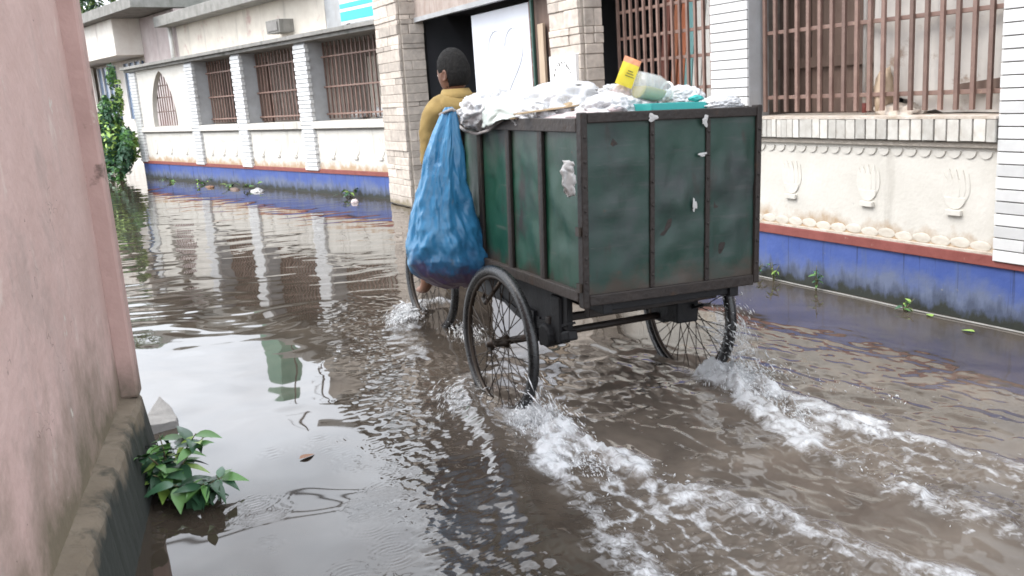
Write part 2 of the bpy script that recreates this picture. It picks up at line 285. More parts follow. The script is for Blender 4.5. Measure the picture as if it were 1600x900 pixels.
def water():
    ys = [1.25]
    while ys[-1] < 24: ys.append(ys[-1] + .0085*(max(ys[-1], 2.2)/3)**1.2)
    ys = np.array([-80,-30,-10,-3,0,.7] + ys + [26,30,45,80])
    xs = np.array([-80,-30,-10,-4,-1.5,-.6] + list(np.arange(-.2, 4.62, .0115)) + [4.8,5.5,8,15,40,80])
    X, Y = np.meshgrid(xs, ys); x, y = X.ravel(), Y.ravel()
    far = np.hypot(x, y)
    fine = ((x > -.25) & (x < 4.7) & (y > 1.2) & (y < 24.2)).astype(float)
    z = np.zeros(x.shape); foam = np.zeros(x.shape)
    wx, wy = x+.12*vnoise(x*2, y*2, 3), y+.12*vnoise(x*2, y*2, 4)
    # direction of the view over the water: crests of the far ripples run across it
    # (a) gentle swell
    z += .0016*vnoise(wx*2.6, wy*2.2, 1) + .0008*vnoise(wx*6, wy*5, 2)
    # (b) ripples running away across the flooded lane
    a = sstep(4.6, 7.5, y)*(1-.45*sstep(13, 20, y))
    along = wx*.42+wy*.91; across = wx*.91-wy*.42
    z += a*.62*(.0028*vnoise(across*1.6, along*4.8, 5) + .0021*vnoise(across*3.2, along*10.5, 6) + .0006*vnoise(across*7, along*22, 16))
    # (c) chop thrown out on the near side of the cart
    d, t = polydist(x, y, [(1.9,6.3),(1.62,5.0),(1.5,4.2),(1.36,3.4),(1.12,2.6),(1.0,1.8)])
    ed = .06*vnoise(x*5, y*4, 15)
    chop = sstep(.44, .12, d+ed*1.8)*(.5+.5*sstep(.36, .08, d+ed))
    z += chop*.8*(.0026*vnoise(x*36+2*vnoise(x*7,y*7,8), y*29, 7) + .0020*vnoise(x*18, y*14, 9) + .0016*vnoise(x*58, y*48, 12))
    # (d) churned brown water behind the cart
    inner = sstep(1.45, 1.85, x+ed)*sstep(4.3, 3.6, y)*sstep(4.1, 3.2, x+ed)
    z += inner*(.0055*vnoise(x*9+vnoise(x*4, y*4, 21), y*5, 20) + .0034*vnoise(x*24, y*12, 22) + .0012*vnoise(x*46, y*26, 23))
    under = sstep(.75, .2, np.hypot((x-2.3)*.9, (y-3.9)*.8))
    z += under*.006*vnoise(x*14, y*12, 24)
    # (e) drop rings
    for i in range(46):
        if i < 34: cx, cy = rng.normal(1.02, .10), rng.uniform(2.2, 3.6)
        else: cx, cy = rng.uniform(.45, 1.0), rng.uniform(2.4, 3.9)
        r = np.hypot(x-cx, y-cy); w = rng.uniform(.03, .09)
        z += .0011*np.sin(r*2*math.pi/.019)*np.exp(-((r-w)/.028)**2)
    # (f) wakes
    turb = .5+.5*vnoise(x*15+1.5*vnoise(x*6, y*5, 31), y*9, 30)
    t2 = 1-abs(vnoise(x*26+vnoise(x*11, y*9, 37), y*18, 32))*1.3; t2 = np.clip(t2*.7+.3*(.5+.5*vnoise(x*55, y*44, 36)), 0, 1)
    strk = .5+.5*vnoise(x*34+2.0*vnoise(x*8, y*5, 51), y*9, 50); fil = 1-np.abs(vnoise(x*21+2.2*vnoise(x*7, y*6, 53), y*11, 52))*1.5
    for pts, hh, w0, w1, fm in ((NEAR_L,.030,.05,.10,.90),(NEAR_R,.044,.05,.075,1.05),(FAR_L,.044,.05,.080,1.05),(FAR_R,.032,.05,.085,.95)):
        d, t = polydist(x, y, pts); w = w0+(w1-w0)*t
        e = np.exp(-((d+.06*vnoise(x*7, y*5, 33)+.02*vnoise(x*22, y*16, 38))/w)**2)
        z += hh*e*(1-.5*t)*(.35+.8*turb*t2+.3*turb)
        brk = .62+.38*sstep(-.35, .35, vnoise(x*3.1, y*2.6, 39))
        foam = np.maximum(foam, e*fm*(1.05-.35*t)*(.45+.55*np.clip(fil, 0, 1)+.25*turb)*brk)
    for L_, R_, k in ((NEAR_L, NEAR_R, 1.0), (FAR_L, FAR_R, .85)):
        dl, tl = polydist(x, y, L_)
        sep = np.interp(y, [p[1] for p in L_][::-1], [p[0] for p in L_][::-1]); sep2 = np.interp(y, [p[1] for p in R_][::-1], [p[0] for p in R_][::-1])
        wob = .04*vnoise(x*8, y*6, 54)
        ins = sstep(-.06, .03, x-sep+wob)*sstep(-.06, .03, sep2-x+wob)*(y < L_[0][1]+.02)*(y > 1.4)
        z += ins*(.012*(turb*t2-.25)+.004*vnoise(x*50, y*44, 35)*k)
        foam = np.maximum(foam, ins*k*np.clip(.75*np.clip(fil, 0, 1)+.55*strk-.30-.40*tl, 0, 1))
        near = np.exp(-(np.maximum(0, L_[0][1]-.18-y)/.42)**2)
        foam = np.maximum(foam, ins*near*(.55+.45*np.clip(fil, 0, 1))); z += ins*near*(.085*t2*turb+.010)
    # (g) bow wave of the near wheel and of the steered wheel
    d, t = polydist(x, y, BOW); side = np.exp(-(d/.075)**2)*(1-t)
    z += .042*side + .012*np.exp(-(d/.10)**2)*t*(1-t)*3
    foam = np.maximum(foam, .55*side*sstep(.3, .0, t)*(.3+turb))
    d, t = polydist(x, y, FRONT); e = np.exp(-(d/.10)**2)*(1-.6*t)
    z += .055*e*(.6+.5*turb); foam = np.maximum(foam, .75*e*(.35+.8*turb))
    # hollow where the tyres stand
    for cx, cy in ((1.745, 3.76), (2.775, 3.70)):
        z -= .02*np.exp(-(((x-cx)/.07)**2+((y-cy)/.2)**2))
        foam = np.maximum(foam, .8*np.exp(-(((x-cx)/.12)**2+((y-cy+.3)/.2)**2)))
    # flecks
    fl = vnoise(x*38, y*34, 40); foam = np.maximum(foam, inner*.4*sstep(.80, .95, fl))
    z *= fine; foam *= fine
    nx, ny = len(xs), len(ys)
    me = bpy.data.meshes.new('flood_water')
    idx = np.arange(nx*ny).reshape(ny, nx)
    q = np.stack([idx[:-1,:-1], idx[:-1,1:], idx[1:,1:], idx[1:,:-1]], -1).reshape(-1, 4)
    me.vertices.add(nx*ny); me.vertices.foreach_set('co', np.stack([x, y, z], -1).ravel())
    me.loops.add(q.size); me.loops.foreach_set('vertex_index', q.ravel().astype(np.int32))
    me.polygons.add(len(q)); me.polygons.foreach_set('loop_start', np.arange(0, q.size, 4, dtype=np.int32))
    me.update(calc_edges=True)
    me.polygons.foreach_set('use_smooth', np.ones(len(q), bool))
    at = me.attributes.new('foam', 'FLOAT', 'POINT'); at.data.foreach_set('value', np.clip(foam, 0, 1).astype(np.float32))
    tu = np.clip(inner*.75+under*.6+sstep(1.15,1.6,x)*sstep(5.5,4.2,y)*.4, 0, 1)
    at = me.attributes.new('mud', 'FLOAT', 'POINT'); at.data.foreach_set('value', tu.astype(np.float32))
    m, nt, N, L, b = newmat('flood_water')
    fo = N('ShaderNodeAttribute'); fo.attribute_name = 'foam'; mu = N('ShaderNodeAttribute'); mu.attribute_name = 'mud'
    tc = N('ShaderNodeTexCoord')
    n1 = N('ShaderNodeTexNoise'); n1.inputs['Scale'].default_value = 2.2; n1.inputs['Detail'].default_value = 5; n1.inputs['Distortion'].default_value = 1.2; L(tc.outputs['Object'], n1.inputs['Vector'])
    n2 = N('ShaderNodeTexNoise'); n2.inputs['Scale'].default_value = 38; n2.inputs['Detail'].default_value = 6; n2.inputs['Roughness'].default_value = .62; n2.inputs['Distortion'].default_value = 1.5; m2p = N('ShaderNodeMapping'); m2p.inputs['Scale'].default_value = (1, .6, 1); L(tc.outputs['Object'], m2p.inputs[0]); L(m2p.outputs[0], n2.inputs['Vector'])
    c0 = N('ShaderNodeMix'); c0.data_type = 'RGBA'; c0.inputs['A'].default_value = (.052,.044,.036,1); c0.inputs['B'].default_value = (.128,.114,.100,1); L(mu.outputs['Fac'], c0.inputs['Factor'])
    c1 = N('ShaderNodeMix'); c1.data_type = 'RGBA'; c1.blend_type = 'MULTIPLY'; c1.inputs['Factor'].default_value = .8; L(c0.outputs['Result'], c1.inputs['A'])
    rp = N('ShaderNodeValToRGB'); rp.color_ramp.elements[0].position = .3; rp.color_ramp.elements[1].position = .7; rp.color_ramp.elements[0].color = (.55,.50,.46,1); rp.color_ramp.elements[1].color = (1.25,1.15,1.05,1)
    L(n1.outputs['Fac'], rp.inputs[0]); L(rp.outputs[0], c1.inputs['B'])
    # foam breaks up into clots
    ad = N('ShaderNodeMath'); ad.operation = 'MULTIPLY_ADD'; ad.inputs[1].default_value = 1.0; L(fo.outputs['Fac'], ad.inputs[0]); 
    sb = N('ShaderNodeMath'); sb.operation = 'SUBTRACT'; sb.inputs[1].default_value = .75; L(n2.outputs['Fac'], sb.inputs[0]); L(sb.outputs[0], ad.inputs[2])
    mr = N('ShaderNodeMapRange'); mr.inputs['From Min'].default_value = 0.0; mr.inputs['From Max'].default_value = .50; L(ad.outputs[0], mr.inputs['Value'])
    c2 = N('ShaderNodeMix'); c2.data_type = 'RGBA'; c2.inputs['B'].default_value = (.55,.56,.57,1); L(c1.outputs['Result'], c2.inputs['A']); L(mr.outputs[0], c2.inputs['Factor'])
    L(c2.outputs['Result'], b.inputs['Base Color'])
    ro = N('ShaderNodeMapRange'); ro.inputs['To Min'].default_value = .025; ro.inputs['To Max'].default_value = .20; L(mr.outputs[0], ro.inputs['Value']); L(ro.outputs[0], b.inputs['Roughness'])
    b.inputs['IOR'].default_value = 1.55
    bp = N('ShaderNodeBump'); bp.inputs['Distance'].default_value = .02
    bs = N('ShaderNodeMath'); bs.operation = 'MULTIPLY'; bs.inputs[1].default_value = .55; L(fo.outputs['Fac'], bs.inputs[0]); L(bs.outputs[0], bp.inputs['Strength'])
    L(n2.outputs['Fac'], bp.inputs['Height']); L(bp.outputs[0], b.inputs['Normal'])
    me.materials.append(m)
    o = bpy.data.objects.new('flood_water', me); C.objects.link(o); tag(o, kind='structure')
water()

# ------------------------------------------------------------------ veranda walls (near one on the right, far one on the left)
brick_mesh_cache = {}
def shared_box(key, sx, sy, sz):
    k = (key, round(sx,4), round(sy,4), round(sz,4))
    if k not in brick_mesh_cache:
        m = MB(); m.box(0, sx, 0, sy, 0, sz); brick_mesh_cache[k] = m.mesh(key)
    return brick_mesh_cache[k]
def pillar(par, y0, y1, zt, xf, xb, near=True):
    """brick-tiled pillar: mortar core and proud bricks; front at x = xf"""
    core = MB(); core.box(xf+.010, xb, y0+.004, y1-.004, .362, zt)
    pil = core.build('pillar', mat['joint'] if near else mat['grey_plaster'], par)
    ch = .0655; w = y1-y0; k = 0; z = .366
    if near:
        side = MB(); side.box(xf+.012, xb+.002, y0-.002, y0+.003, .366, zt-.01); side.build('side_render', mat['grey_plaster'], pil)
        while z+ch < zt:
            cuts = [y0, y1] if w < .5 else ([y0, y0+w*.3, y0+w*.72, y1] if k % 2 else [y0, y0+w*.5, y1-.0, ])
            for a, b in zip(cuts[:-1], cuts[1:]):
                put('brick', shared_box('brick', .05, round(b-a-.004, 3), ch-.0065), mat['brick'], pil, bevel=.002, loc=(xf-.001-random.uniform(0,.004), a+.002, z))
            z += ch; k += 1
    else:
        m = MB(); i = 0
        while z+ch < zt:
            p = 0 if i % 2 else .024
            m.box(xf-.012, xf+.05, y0-p, y1+p, z+.006, z+ch-.006); z += ch; i += 1
        tag(m.build('brick_courses', mat['brick'], pil), kind='stuff')
    return pil
def lotus(par, yc, zb, s, x, slim=1.0):
    """raised plaster lotus on a pedestal"""
    m = MB()
    def petal(cy, cz, w, h, lean, d):
        poly = []
        for i in range(14):
            t = i/13; a = math.sin(math.pi*t**.8)*w/2; poly.append((.72*(a + lean*t*h), t*h))
        for i in range(12, 0, -1):
            t = i/13; a = -math.sin(math.pi*t**.8)*w/2; poly.append((.72*(a + lean*t*h), t*h))
        m.prism([((.72*cy+p)*s, (cz+q)*s) for p, q in poly], (x, yc, zb), (0,slim,0), (0,0,1), (-d*.55,0,0))
    petal(.10, .07, .09, .18, .22, .008); petal(-.10, .07, .09, .18, -.22, .008)
    petal(.055, .06, .10, .21, .12, .012); petal(-.055, .06, .10, .21, -.12, .012); petal(0, .05, .11, .22, 0, .016)
    bowl = [(.088*math.cos(t), .105+.07*math.sin(t)) for t in [math.pi+math.pi*i/12 for i in range(13)]]
    m.prism([(a*s, b*s) for a, b in bowl], (x, yc, zb), (0,slim,0), (0,0,1), (-.009,0,0))
    m.prism([(-.05*s,0),(.05*s,0),(.05*s,.032*s),(-.05*s,.032*s)], (x, yc, zb), (0,1,0), (0,0,1), (-.024,0,0))
    return m.build('lotus_relief', mat['plaster'], par, bevel=.002)
def scallop_mesh(r, d):
    m = MB(); V = []; n = 8
    m.prism([(r*math.cos(math.pi+math.pi*i/n), r*math.sin(math.pi+math.pi*i/n)) for i in range(n+1)], (0,0,0), (0,1,0), (0,0,1), (-d,0,0)); return m.mesh('scallop')
SC_S, SC_L = scallop_mesh(.040, .009), scallop_mesh(.062, .022)
def lump_mesh():
    bm = bmesh.new(); bmesh.ops.create_icosphere(bm, subdivisions=2, radius=1)
    for v in bm.verts: v.co *= 1+.12*mnoise.noise(v.co*1.7)
    me = bpy.data.meshes.new('scallop'); bm.to_mesh(me); bm.free(); me.polygons.foreach_set('use_smooth', [True]*len(me.polygons)); return me
LUMP = lump_mesh()
def grille(par, y0, y1, z0, z1, x, step, w, rails, jitter=0, front=True):
    fr = MB()
    for z in rails: fr.bar((x, y0, z), (x, y1, z), .028, .026)
    f = fr.build('grille', mat['grille'], par, bevel=.003)
    n = int((y1-y0)/step); me = MB(); me.box(-.010, .010, -w/2, w/2, 0, z1-z0); bar = me.mesh('bar')
    for i in range(n+1):
        y = y0+.03+i*(y1-y0-.06)/n
        put('bar', bar, mat['grille'], f, loc=(x+(-.024 if front else .026)+random.uniform(-jitter, jitter), y, z0+random.uniform(-.01,.01)*(jitter > 0)))
    return f
def base(par, y0, y1, x0=0):
    m = MB(); m.box(x0, .4, y0, y1, -.3, .325); m.build('blue_base', mat['blue'], par)
    m = MB(); m.box(x0-.018, .4, y0, y1, .327, .388); m.build('red_band', mat['red'], par, bevel=.004)

# near wall, front plane at world X = 4.5
nw = thing('veranda_wall', 'near white veranda wall with blue base, brick-tiled pillars and brown window grilles', 'wall', (4.5, 0, 0))
base(nw, 1.2, 6.95)
m = MB(); m.box(-.012, .10, 1.2, 6.95, .389, .402); m.build('mud_ledge', mat['sediment'], nw)
for y0, y1 in ((2.55, 3.19), (5.12, 5.52)): pillar(nw, y0, y1, 3.12, -.03, .16)
for bi, (y0, y1) in enumerate(((3.19, 5.12), (5.52, 6.95))):
    m = MB(); m.box(.012, .30, y0, y1, .39, 1.0); pan = m.build('plaster_panel', mat['plaster'], nw)
    m = MB(); m.box(-.035, .34, y0+.002, y1-.002, .998, 1.118); sill = m.build('sill', mat['joint'], nw)
    m = MB(); m.box(-.016, .02, y0+.002, y1-.002, .968, .996); m.build('sill_shade_strip', mat['stone_core'], sill)  # strip coloured darker than the plaster for the shade under the sill
    y = y1-.006; i = 0
    while y > y0+.04:
        w = .036+.045*min(1, (y1-y)/1.0)*(bi == 0); w = min(w, y-y0-.004)
        put('tile', shared_box('tile', .05, round(w-.006, 2), .118), mat['tile'], sill, bevel=.002, loc=(-.047-random.uniform(0,.004), y-w, 1.004+random.uniform(-.002,.002)))
        y -= w; i += 1
    m = MB(); m.box(-.05, .34, y0+.002, y1-.002, 1.124, 1.138); m.build('sill_cap', mat['sediment'], sill)
    n = int((y1-y0-.16)/.094)
    for i in range(n+1):
        put('scallop', SC_S, mat['plaster'], pan, loc=(.0125, y0+.09+i*(y1-y0-.18)/n, .945))
    for i in range(5):
        put('scallop', SC_S, mat['plaster'], pan, loc=(.0126, y1-.035, .86-.085*i), rot=(R(90), 0, 0))
    for i in range(int((y1-y0)/.128)):
        put('scallop', LUMP, mat['bead'], pan, loc=(.010, y0+.10+i*.128, .428+random.uniform(-.004,.006))).scale = (.003+random.uniform(0,.003), .066, .030)
    for f in ((.14, .46, .80) if bi == 0 else (.2, .5, .8)):
        lotus(pan, y0+(y1-y0)*f, .585, .96, .0125, .80)
grille(nw, 3.20, 5.10, 1.165, 3.10, .11, .103, .025, (1.262, 1.70, 2.15, 2.65))
grille(nw, 5.53, 6.94, 1.165, 3.10, .12, .098, .024, (1.36, 1.60, 1.80, 2.02, 2.6))
m = MB(); m.box(-.02, .35, 1.2, 6.95, 3.10, 3.30); m.build('beam', mat['plaster'], nw)
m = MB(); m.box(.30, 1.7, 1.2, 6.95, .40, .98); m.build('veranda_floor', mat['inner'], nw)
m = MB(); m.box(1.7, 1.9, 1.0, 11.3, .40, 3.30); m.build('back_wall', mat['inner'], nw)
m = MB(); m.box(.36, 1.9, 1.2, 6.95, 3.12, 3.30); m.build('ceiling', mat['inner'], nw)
m = MB(); m.box(0, 1.9, 1.0, 1.2, -.3, 3.30); m.build('end_wall', mat['plaster'], nw)
# shutters of dark boards inside the left half of the near bay
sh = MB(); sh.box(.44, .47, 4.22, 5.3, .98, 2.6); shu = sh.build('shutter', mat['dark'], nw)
bd = MB(); bd.box(0, .022, 0, .098, 0, 1.60); bd = bd.mesh('board')
for i in range(10): put('board', bd, mat['wood'], shu, loc=(.415+random.uniform(0,.006), 4.235+i*.105, .985))
for z in (1.45, 1.95):
    r_ = MB(); r_.box(.39, .414, 4.25, 5.28, z, z+.07); r_.build('batten', mat['wood'], shu)

# pale sheet hung inside the right half of the near bay
def sheet():
    nu, nv = 26, 22; V = []; F = []
    for j in range(nv+1):
        for i in range(nu+1):
            u, v = i/nu, j/nv; y = 3.02+1.17*u; z = 1.145+1.95*v
            if j == 0: z += .10*max(0, u-.62)*2.6+.05*random.random()*(u > .6)
            x = 4.69+.022*math.sin(u*17+2*v)+.02*mnoise.noise(Vector((u*5, v*3, 1)))
            V.append((x, y, z)); V.append((x+.012, y, z))
    for j in range(nv):
        for i in range(nu):
            a, b, c, d = [2*((j+q)*(nu+1)+i+p) for p, q in ((0,0),(1,0),(1,1),(0,1))]
            F += [(a,b,c,d), (a+1,d+1,c+1,b+1)]
    mm = MB(); mm.add(V, F)
    tag(mm.build('hanging_sheet', mat['cloth'], smooth=True), 'stained pale sheet hanging behind the grille beside the right brick pillar', 'sheet')
sheet()
m = MB(); m.tube([(4.64,4.235,1.14),(4.645,4.24,3.1)], .014, 10); pole = m.build('pole', mat['pipe'], smooth=True); tag(pole, 'thin white pole standing upright behind the near grille', 'pole')
m = MB(); m.tube([(4.64,4.235,1.15),(4.6405,4.2353,1.21)], .0155, 10); m.build('red_foot', mat['red'], pole, True)
m = MB(); m.bar((4.655,3.60,1.275),(4.65,3.05,1.33), .02, .055); tag(m.build('leaning_plank', mat['wood'], bevel=.004), 'short brown plank wedged slanting behind the grille by the right pillar', 'plank')
def lumpy(name, label, cat, c, r, mt, seed, amp=.25, freq=2.2, sub=3, rot=0, parent=None, group=None, ridged=False, flat=None):
    bm = bmesh.new(); bmesh.ops.create_icosphere(bm, subdivisions=sub, radius=1)
    for v in bm.verts:
        p = v.co.copy()
        n = mnoise.noise(p*freq+Vector((seed*7.3, seed, 0)))
        n2 = mnoise.noise(p*freq*2.7+Vector((seed, 5, seed)))
        if ridged: n = (1-2*abs(n))*.6; n2 = (1-2.8*abs(n2))*.8; n3 = (1-2.6*abs(mnoise.noise(p*freq*5+Vector((1, seed, 3)))))*.40+(1-2.8*abs(mnoise.noise(p*freq*11+Vector((4, seed, 3)))))*.10
        else: n3 = 0
        v.co = p*(1+amp*n+amp*.5*n2+amp*.35*n3)
        v.co = Vector((v.co.x*r[0], v.co.y*r[1], v.co.z*r[2]))
        if flat is not None and v.co.z < -flat: v.co.z = -flat
    me = bpy.data.meshes.new(name); bm.to_mesh(me); bm.free()
    o = put(name, me, mt, parent, True, loc=c, rot=(0,0,rot))
    if label: tag(o, label, cat, group)
    return o
lumpy('rubble_heap', 'brown crumbling rubble on the window sill behind the near grille', 'rubble', (4.655,3.98,1.15), (.05,.17,.055), mat['sediment'], 3, .5, 3)
lumpy('cloth_bundle', 'brown cloth bundle heaped against the white pole behind the grille', 'bundle', (4.655,4.10,1.26), (.05,.06,.16), mat['timber'], 9, .3, 3)
# coloured boards leaning behind the second grille
for i, (y, w, k) in enumerate(((6.90,.10,6),(6.76,.07,1),(6.66,.09,0),(6.55,.10,2),(6.43,.11,3),(6.31,.11,4),(6.20,.10,4),(6.08,.10,5),(5.97,.08,1),(5.86,.08,6),(5.75,.09,5))):
    names = ['dark red','orange','rust orange','pale teal','white','bright white','off-white','cream','thin orange','maroon','tan']
    m = MB(); m.bar((5.02, y, .982), (5.16+.01*(i % 3), y+.01, 2.45-.05*(i % 4)), w, .022, up=(1,0,0)); tag(m.build('painted_board', mat['boards'][k], bevel=.003), names[i]+' painted board leaning upright behind the second grille', 'board', 'painted boards behind the grille')

# upper storey over the near veranda (shows only in the water)
us = thing('upper_storey', 'weathered brown upper storey above the near veranda, mirrored in the water', 'building', (4.5, 0, 0))
m = MB(); m.box(.05, 4.5, 1.0, 11.3, 3.31, 5.5); m.build('wall', mat['upper'], us)
m = MB(); m.box(-.35, 4.6, .9, 11.4, 5.5, 5.65); m.build('roof_slab', mat['concrete'], us)
for y in (3.0, 5.6, 8.6):
    m = MB(); m.box(.02, .06, y, y+1.1, 3.4, 4.6); w_ = m.build('window', mat['dark'], us)
    for k in range(7):
        m = MB(); m.box(.0, .018, y+.05+k*.16, y+.07+k*.16, 3.4, 4.6); m.build('bar', mat['grille'], w_)

# ------------------------------------------------------------------ gate between the stone pillars
def stone_pillar(name, label, x0, x1, y0, y1, zt):
    t = thing(name, label, 'gate pillar', (0,0,0))
    m = MB(); m.box(x0+.015, x1, y0+.015, y1-.015, -.3, zt); m.build('core', mat['stone_core'], t)
    z = .012; k = 0
    while z < zt-.05:
        h = random.choice((.06, .085, .105, .12, .15))
        if z+h > zt: h = zt-z
        cuts = random.choice(([y0, y0+(y1-y0)*random.uniform(.3,.7), y1], [y0, y1], [y0, y0+(y1-y0)*random.uniform(.22,.4), y0+(y1-y0)*random.uniform(.58,.8), y1]))
        for a, b in zip(cuts[:-1], cuts[1:]):
            p = random.uniform(0, .022)
            put('stone', shared_box('stone', .04, round(b-a-.003, 2), round(h-.003, 3)), mat['stone'], t, bevel=.007, loc=(x0-p, a+.002, z))
        cuts = random.choice(([x0+.042, x0+(x1-x0)*random.uniform(.4,.65), x1], [x0+.042, x1]))
        for a, b in zip(cuts[:-1], cuts[1:]):
            p = random.uniform(0, .018)
            put('stone', shared_box('stone', round(b-a-.003, 2), .04, round(h-.003, 3)), mat['stone'], t, bevel=.007, loc=(a+.002, y0-p, z))
        z += h
    return t
stone_pillar('gate_pillar', 'stone-clad gate pillar standing just left of the rider, foot in the water', 4.20, 4.55, 11.30, 12.15, 3.1)
gp2 = stone_pillar('gate_pillar', 'stone-clad gate pillar with a white plaque, behind the white bags', 4.20, 4.43, 6.90, 7.42, 3.1)
m = MB(); m.box(4.160, 4.200, 6.93, 7.39, 1.30, 1.70); pq = m.build('plaque', mat['marble'], gp2, bevel=.004)
arc = MB()
for i in range(9):
    a = math.pi*(.12+.76*i/8); 
    cy, cz = 7.16-.15*math.cos(a), 1.48+.15*math.sin(a)
    arc.bar((4.158, cy-.008, cz-.012*((i*7) % 3-1)), (4.158, cy+.008, cz+.016), .004, .012, up=(1,0,0))
arc.build('lettering', mat['ink'], pq)
m = MB()
for k in range(5): m.box(4.156, 4.1595, 7.04+k*.045, 7.07+k*.045, 1.345, 1.353)
m.build('lettering', mat['ink'], pq)
# white gate leaf with embossed heart
gl = thing('gate_leaf', 'white painted gate leaf with an embossed heart, half closing the entrance', 'gate', (4.6, 8.42, .05))
m = MB(); m.box(0, .05, .10, 1.52, 0, 2.24); m.build('panel', mat['gate_white'], gl, bevel=.006)
def heart(s): return [(s*.055*(16*math.sin(t)**3)/16*1.0, s*.055*(13*math.cos(t)-5*math.cos(2*t)-2*math.cos(3*t)-math.cos(4*t))/16) for t in [2*math.pi*i/36 for i in range(36)]]
m = MB(); m.tube([(.001, .70+a*7.5, 1.72+b*7.5) for a, b in heart(1)], .009, 6, True); m.build('heart_relief', mat['gate_white'], gl, True)
m = MB(); m.box(-.012, .06, 0, .098, 0, 2.24); st = m.build('frame_strip', mat['gate_brown'], gl)
for k in range(14):
    m = MB(); m.box(-.018, -.010, .034, .066, .10+k*.15, .132+k*.15); m.build('stud', mat['corr'], st)
m = MB(); m.tube([(-.03,1.44,1.0),(-.05,1.44,1.02),(-.05,1.44,1.16),(-.03,1.44,1.18)], .008, 6); m.build('handle', mat['steel'], gl, True)
# corrugated fascia above the gate
cf = thing('corrugated_fascia', 'weathered corrugated metal fascia above the gate entrance', 'fascia', (4.45, 7.42, 0))
V = []; F = []; n = 130
for i in range(n+1):
    y = 3.93*i/n; x = .016*math.sin(i*math.pi/2.0*.86)
    V += [(x, y, 2.40), (x, y, 2.98), (x+.004, y, 2.40), (x+.004, y, 2.98)]
for i in range(n): a = 4*i; F += [(a, a+4, a+5, a+1), (a+2, a+3, a+7, a+6)]
mm = MB(); mm.add(V, F); mm.build('sheet', mat['corr'], cf, True)
m = MB(); m.box(-.02, .04, 0, 3.93, 2.345, 2.398); m.build('edge_rail', mat['grey_plaster'], cf)
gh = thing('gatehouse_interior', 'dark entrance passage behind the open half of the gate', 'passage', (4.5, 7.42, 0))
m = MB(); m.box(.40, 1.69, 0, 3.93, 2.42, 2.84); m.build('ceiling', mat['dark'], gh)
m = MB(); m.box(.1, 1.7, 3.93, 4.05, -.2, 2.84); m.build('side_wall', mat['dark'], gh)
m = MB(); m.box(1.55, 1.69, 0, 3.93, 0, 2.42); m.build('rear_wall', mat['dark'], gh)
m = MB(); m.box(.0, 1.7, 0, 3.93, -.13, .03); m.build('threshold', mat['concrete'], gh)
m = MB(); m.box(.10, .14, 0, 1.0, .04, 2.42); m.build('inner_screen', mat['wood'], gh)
m = MB(); m.bar((4.52,8.16,.04),(4.56,8.22,2.05), .11, .03, up=(1,0,0)); tag(m.build('timber_plank', mat['timber'], bevel=.004), 'raw timber plank standing between the gate leaf and the plaque pillar', 'plank')
m = MB(); m.bar((4.54,8.36,.04),(4.54,8.36,2.4), .035, .03, up=(1,0,0)); tag(m.build('green_post', mat['post_green'], bevel=.004), 'narrow dark green post next to the brown gate strip', 'post')
for k, (z, mt, nm) in enumerate(((.95,'teal','teal'),(1.18,'red','dark red'))):
    m = MB(); m.box(5.5, 5.8, 10.55-.3*k, 11.2, z, z+.2); tag(m.build('storage_box', mat[mt], bevel=.01), nm+' box on a shelf deep in the dark passage', 'box')
m = MB(); m.box(5.45, 6.0, 10.1, 11.25, .90, .945); shf = m.build('shelf', mat['wood']); tag(shf, 'dark wooden shelf inside the entrance passage', 'shelf')
m = MB(); m.box(5.5,5.56,10.15,10.21,.03,.9); m.build('leg', mat['wood'], shf); m = MB(); m.box(5.5,5.56,11.1,11.16,.03,.9); m.build('leg', mat['wood'], shf)

# ------------------------------------------------------------------ far veranda wall
fw = thing('veranda_wall', 'far white veranda wall with three grilled bays and a pointed arch, left of the gate', 'wall', (4.30, 12.70, 0), (0,0,math.asin(.222)))
base(fw, -.5, 10.36)
for y0, y1 in ((1.90, 2.28), (4.38, 4.74), (6.62, 7.00), (10.0, 10.36)): pillar(fw, y0, y1, 2.36, -.03, .30, False)
for bi, (y0, y1) in enumerate(((-.45, 1.90), (2.28, 4.38), (4.74, 6.62), (7.0, 10.0))):
    m = MB(); m.box(.012, .32, y0, y1, .39, 1.0); pan = m.build('plaster_panel', mat['plaster'], fw)
    m = MB(); m.box(-.05, .34, y0+.002, y1-.002, 1.03, 1.14); sill = m.build('sill', mat['plaster'], fw, bevel=.006)
    m = MB(); m.box(-.015, .32, y0+.002, y1-.002, 1.001, 1.029); m.build('sill_shadow_strip', mat['joint'], sill)  # solid dark strip painting the shade below the sill overhang
    for f in (.2, .5, .8): lotus(pan, y0+(y1-y0)*f, .56, 1.15, .0125)
    if bi < 3:
        grille(fw, y0+.01, y1-.01, 1.17, 2.34, .24, .128, .024, (1.24, 1.66, 2.12), front=False)
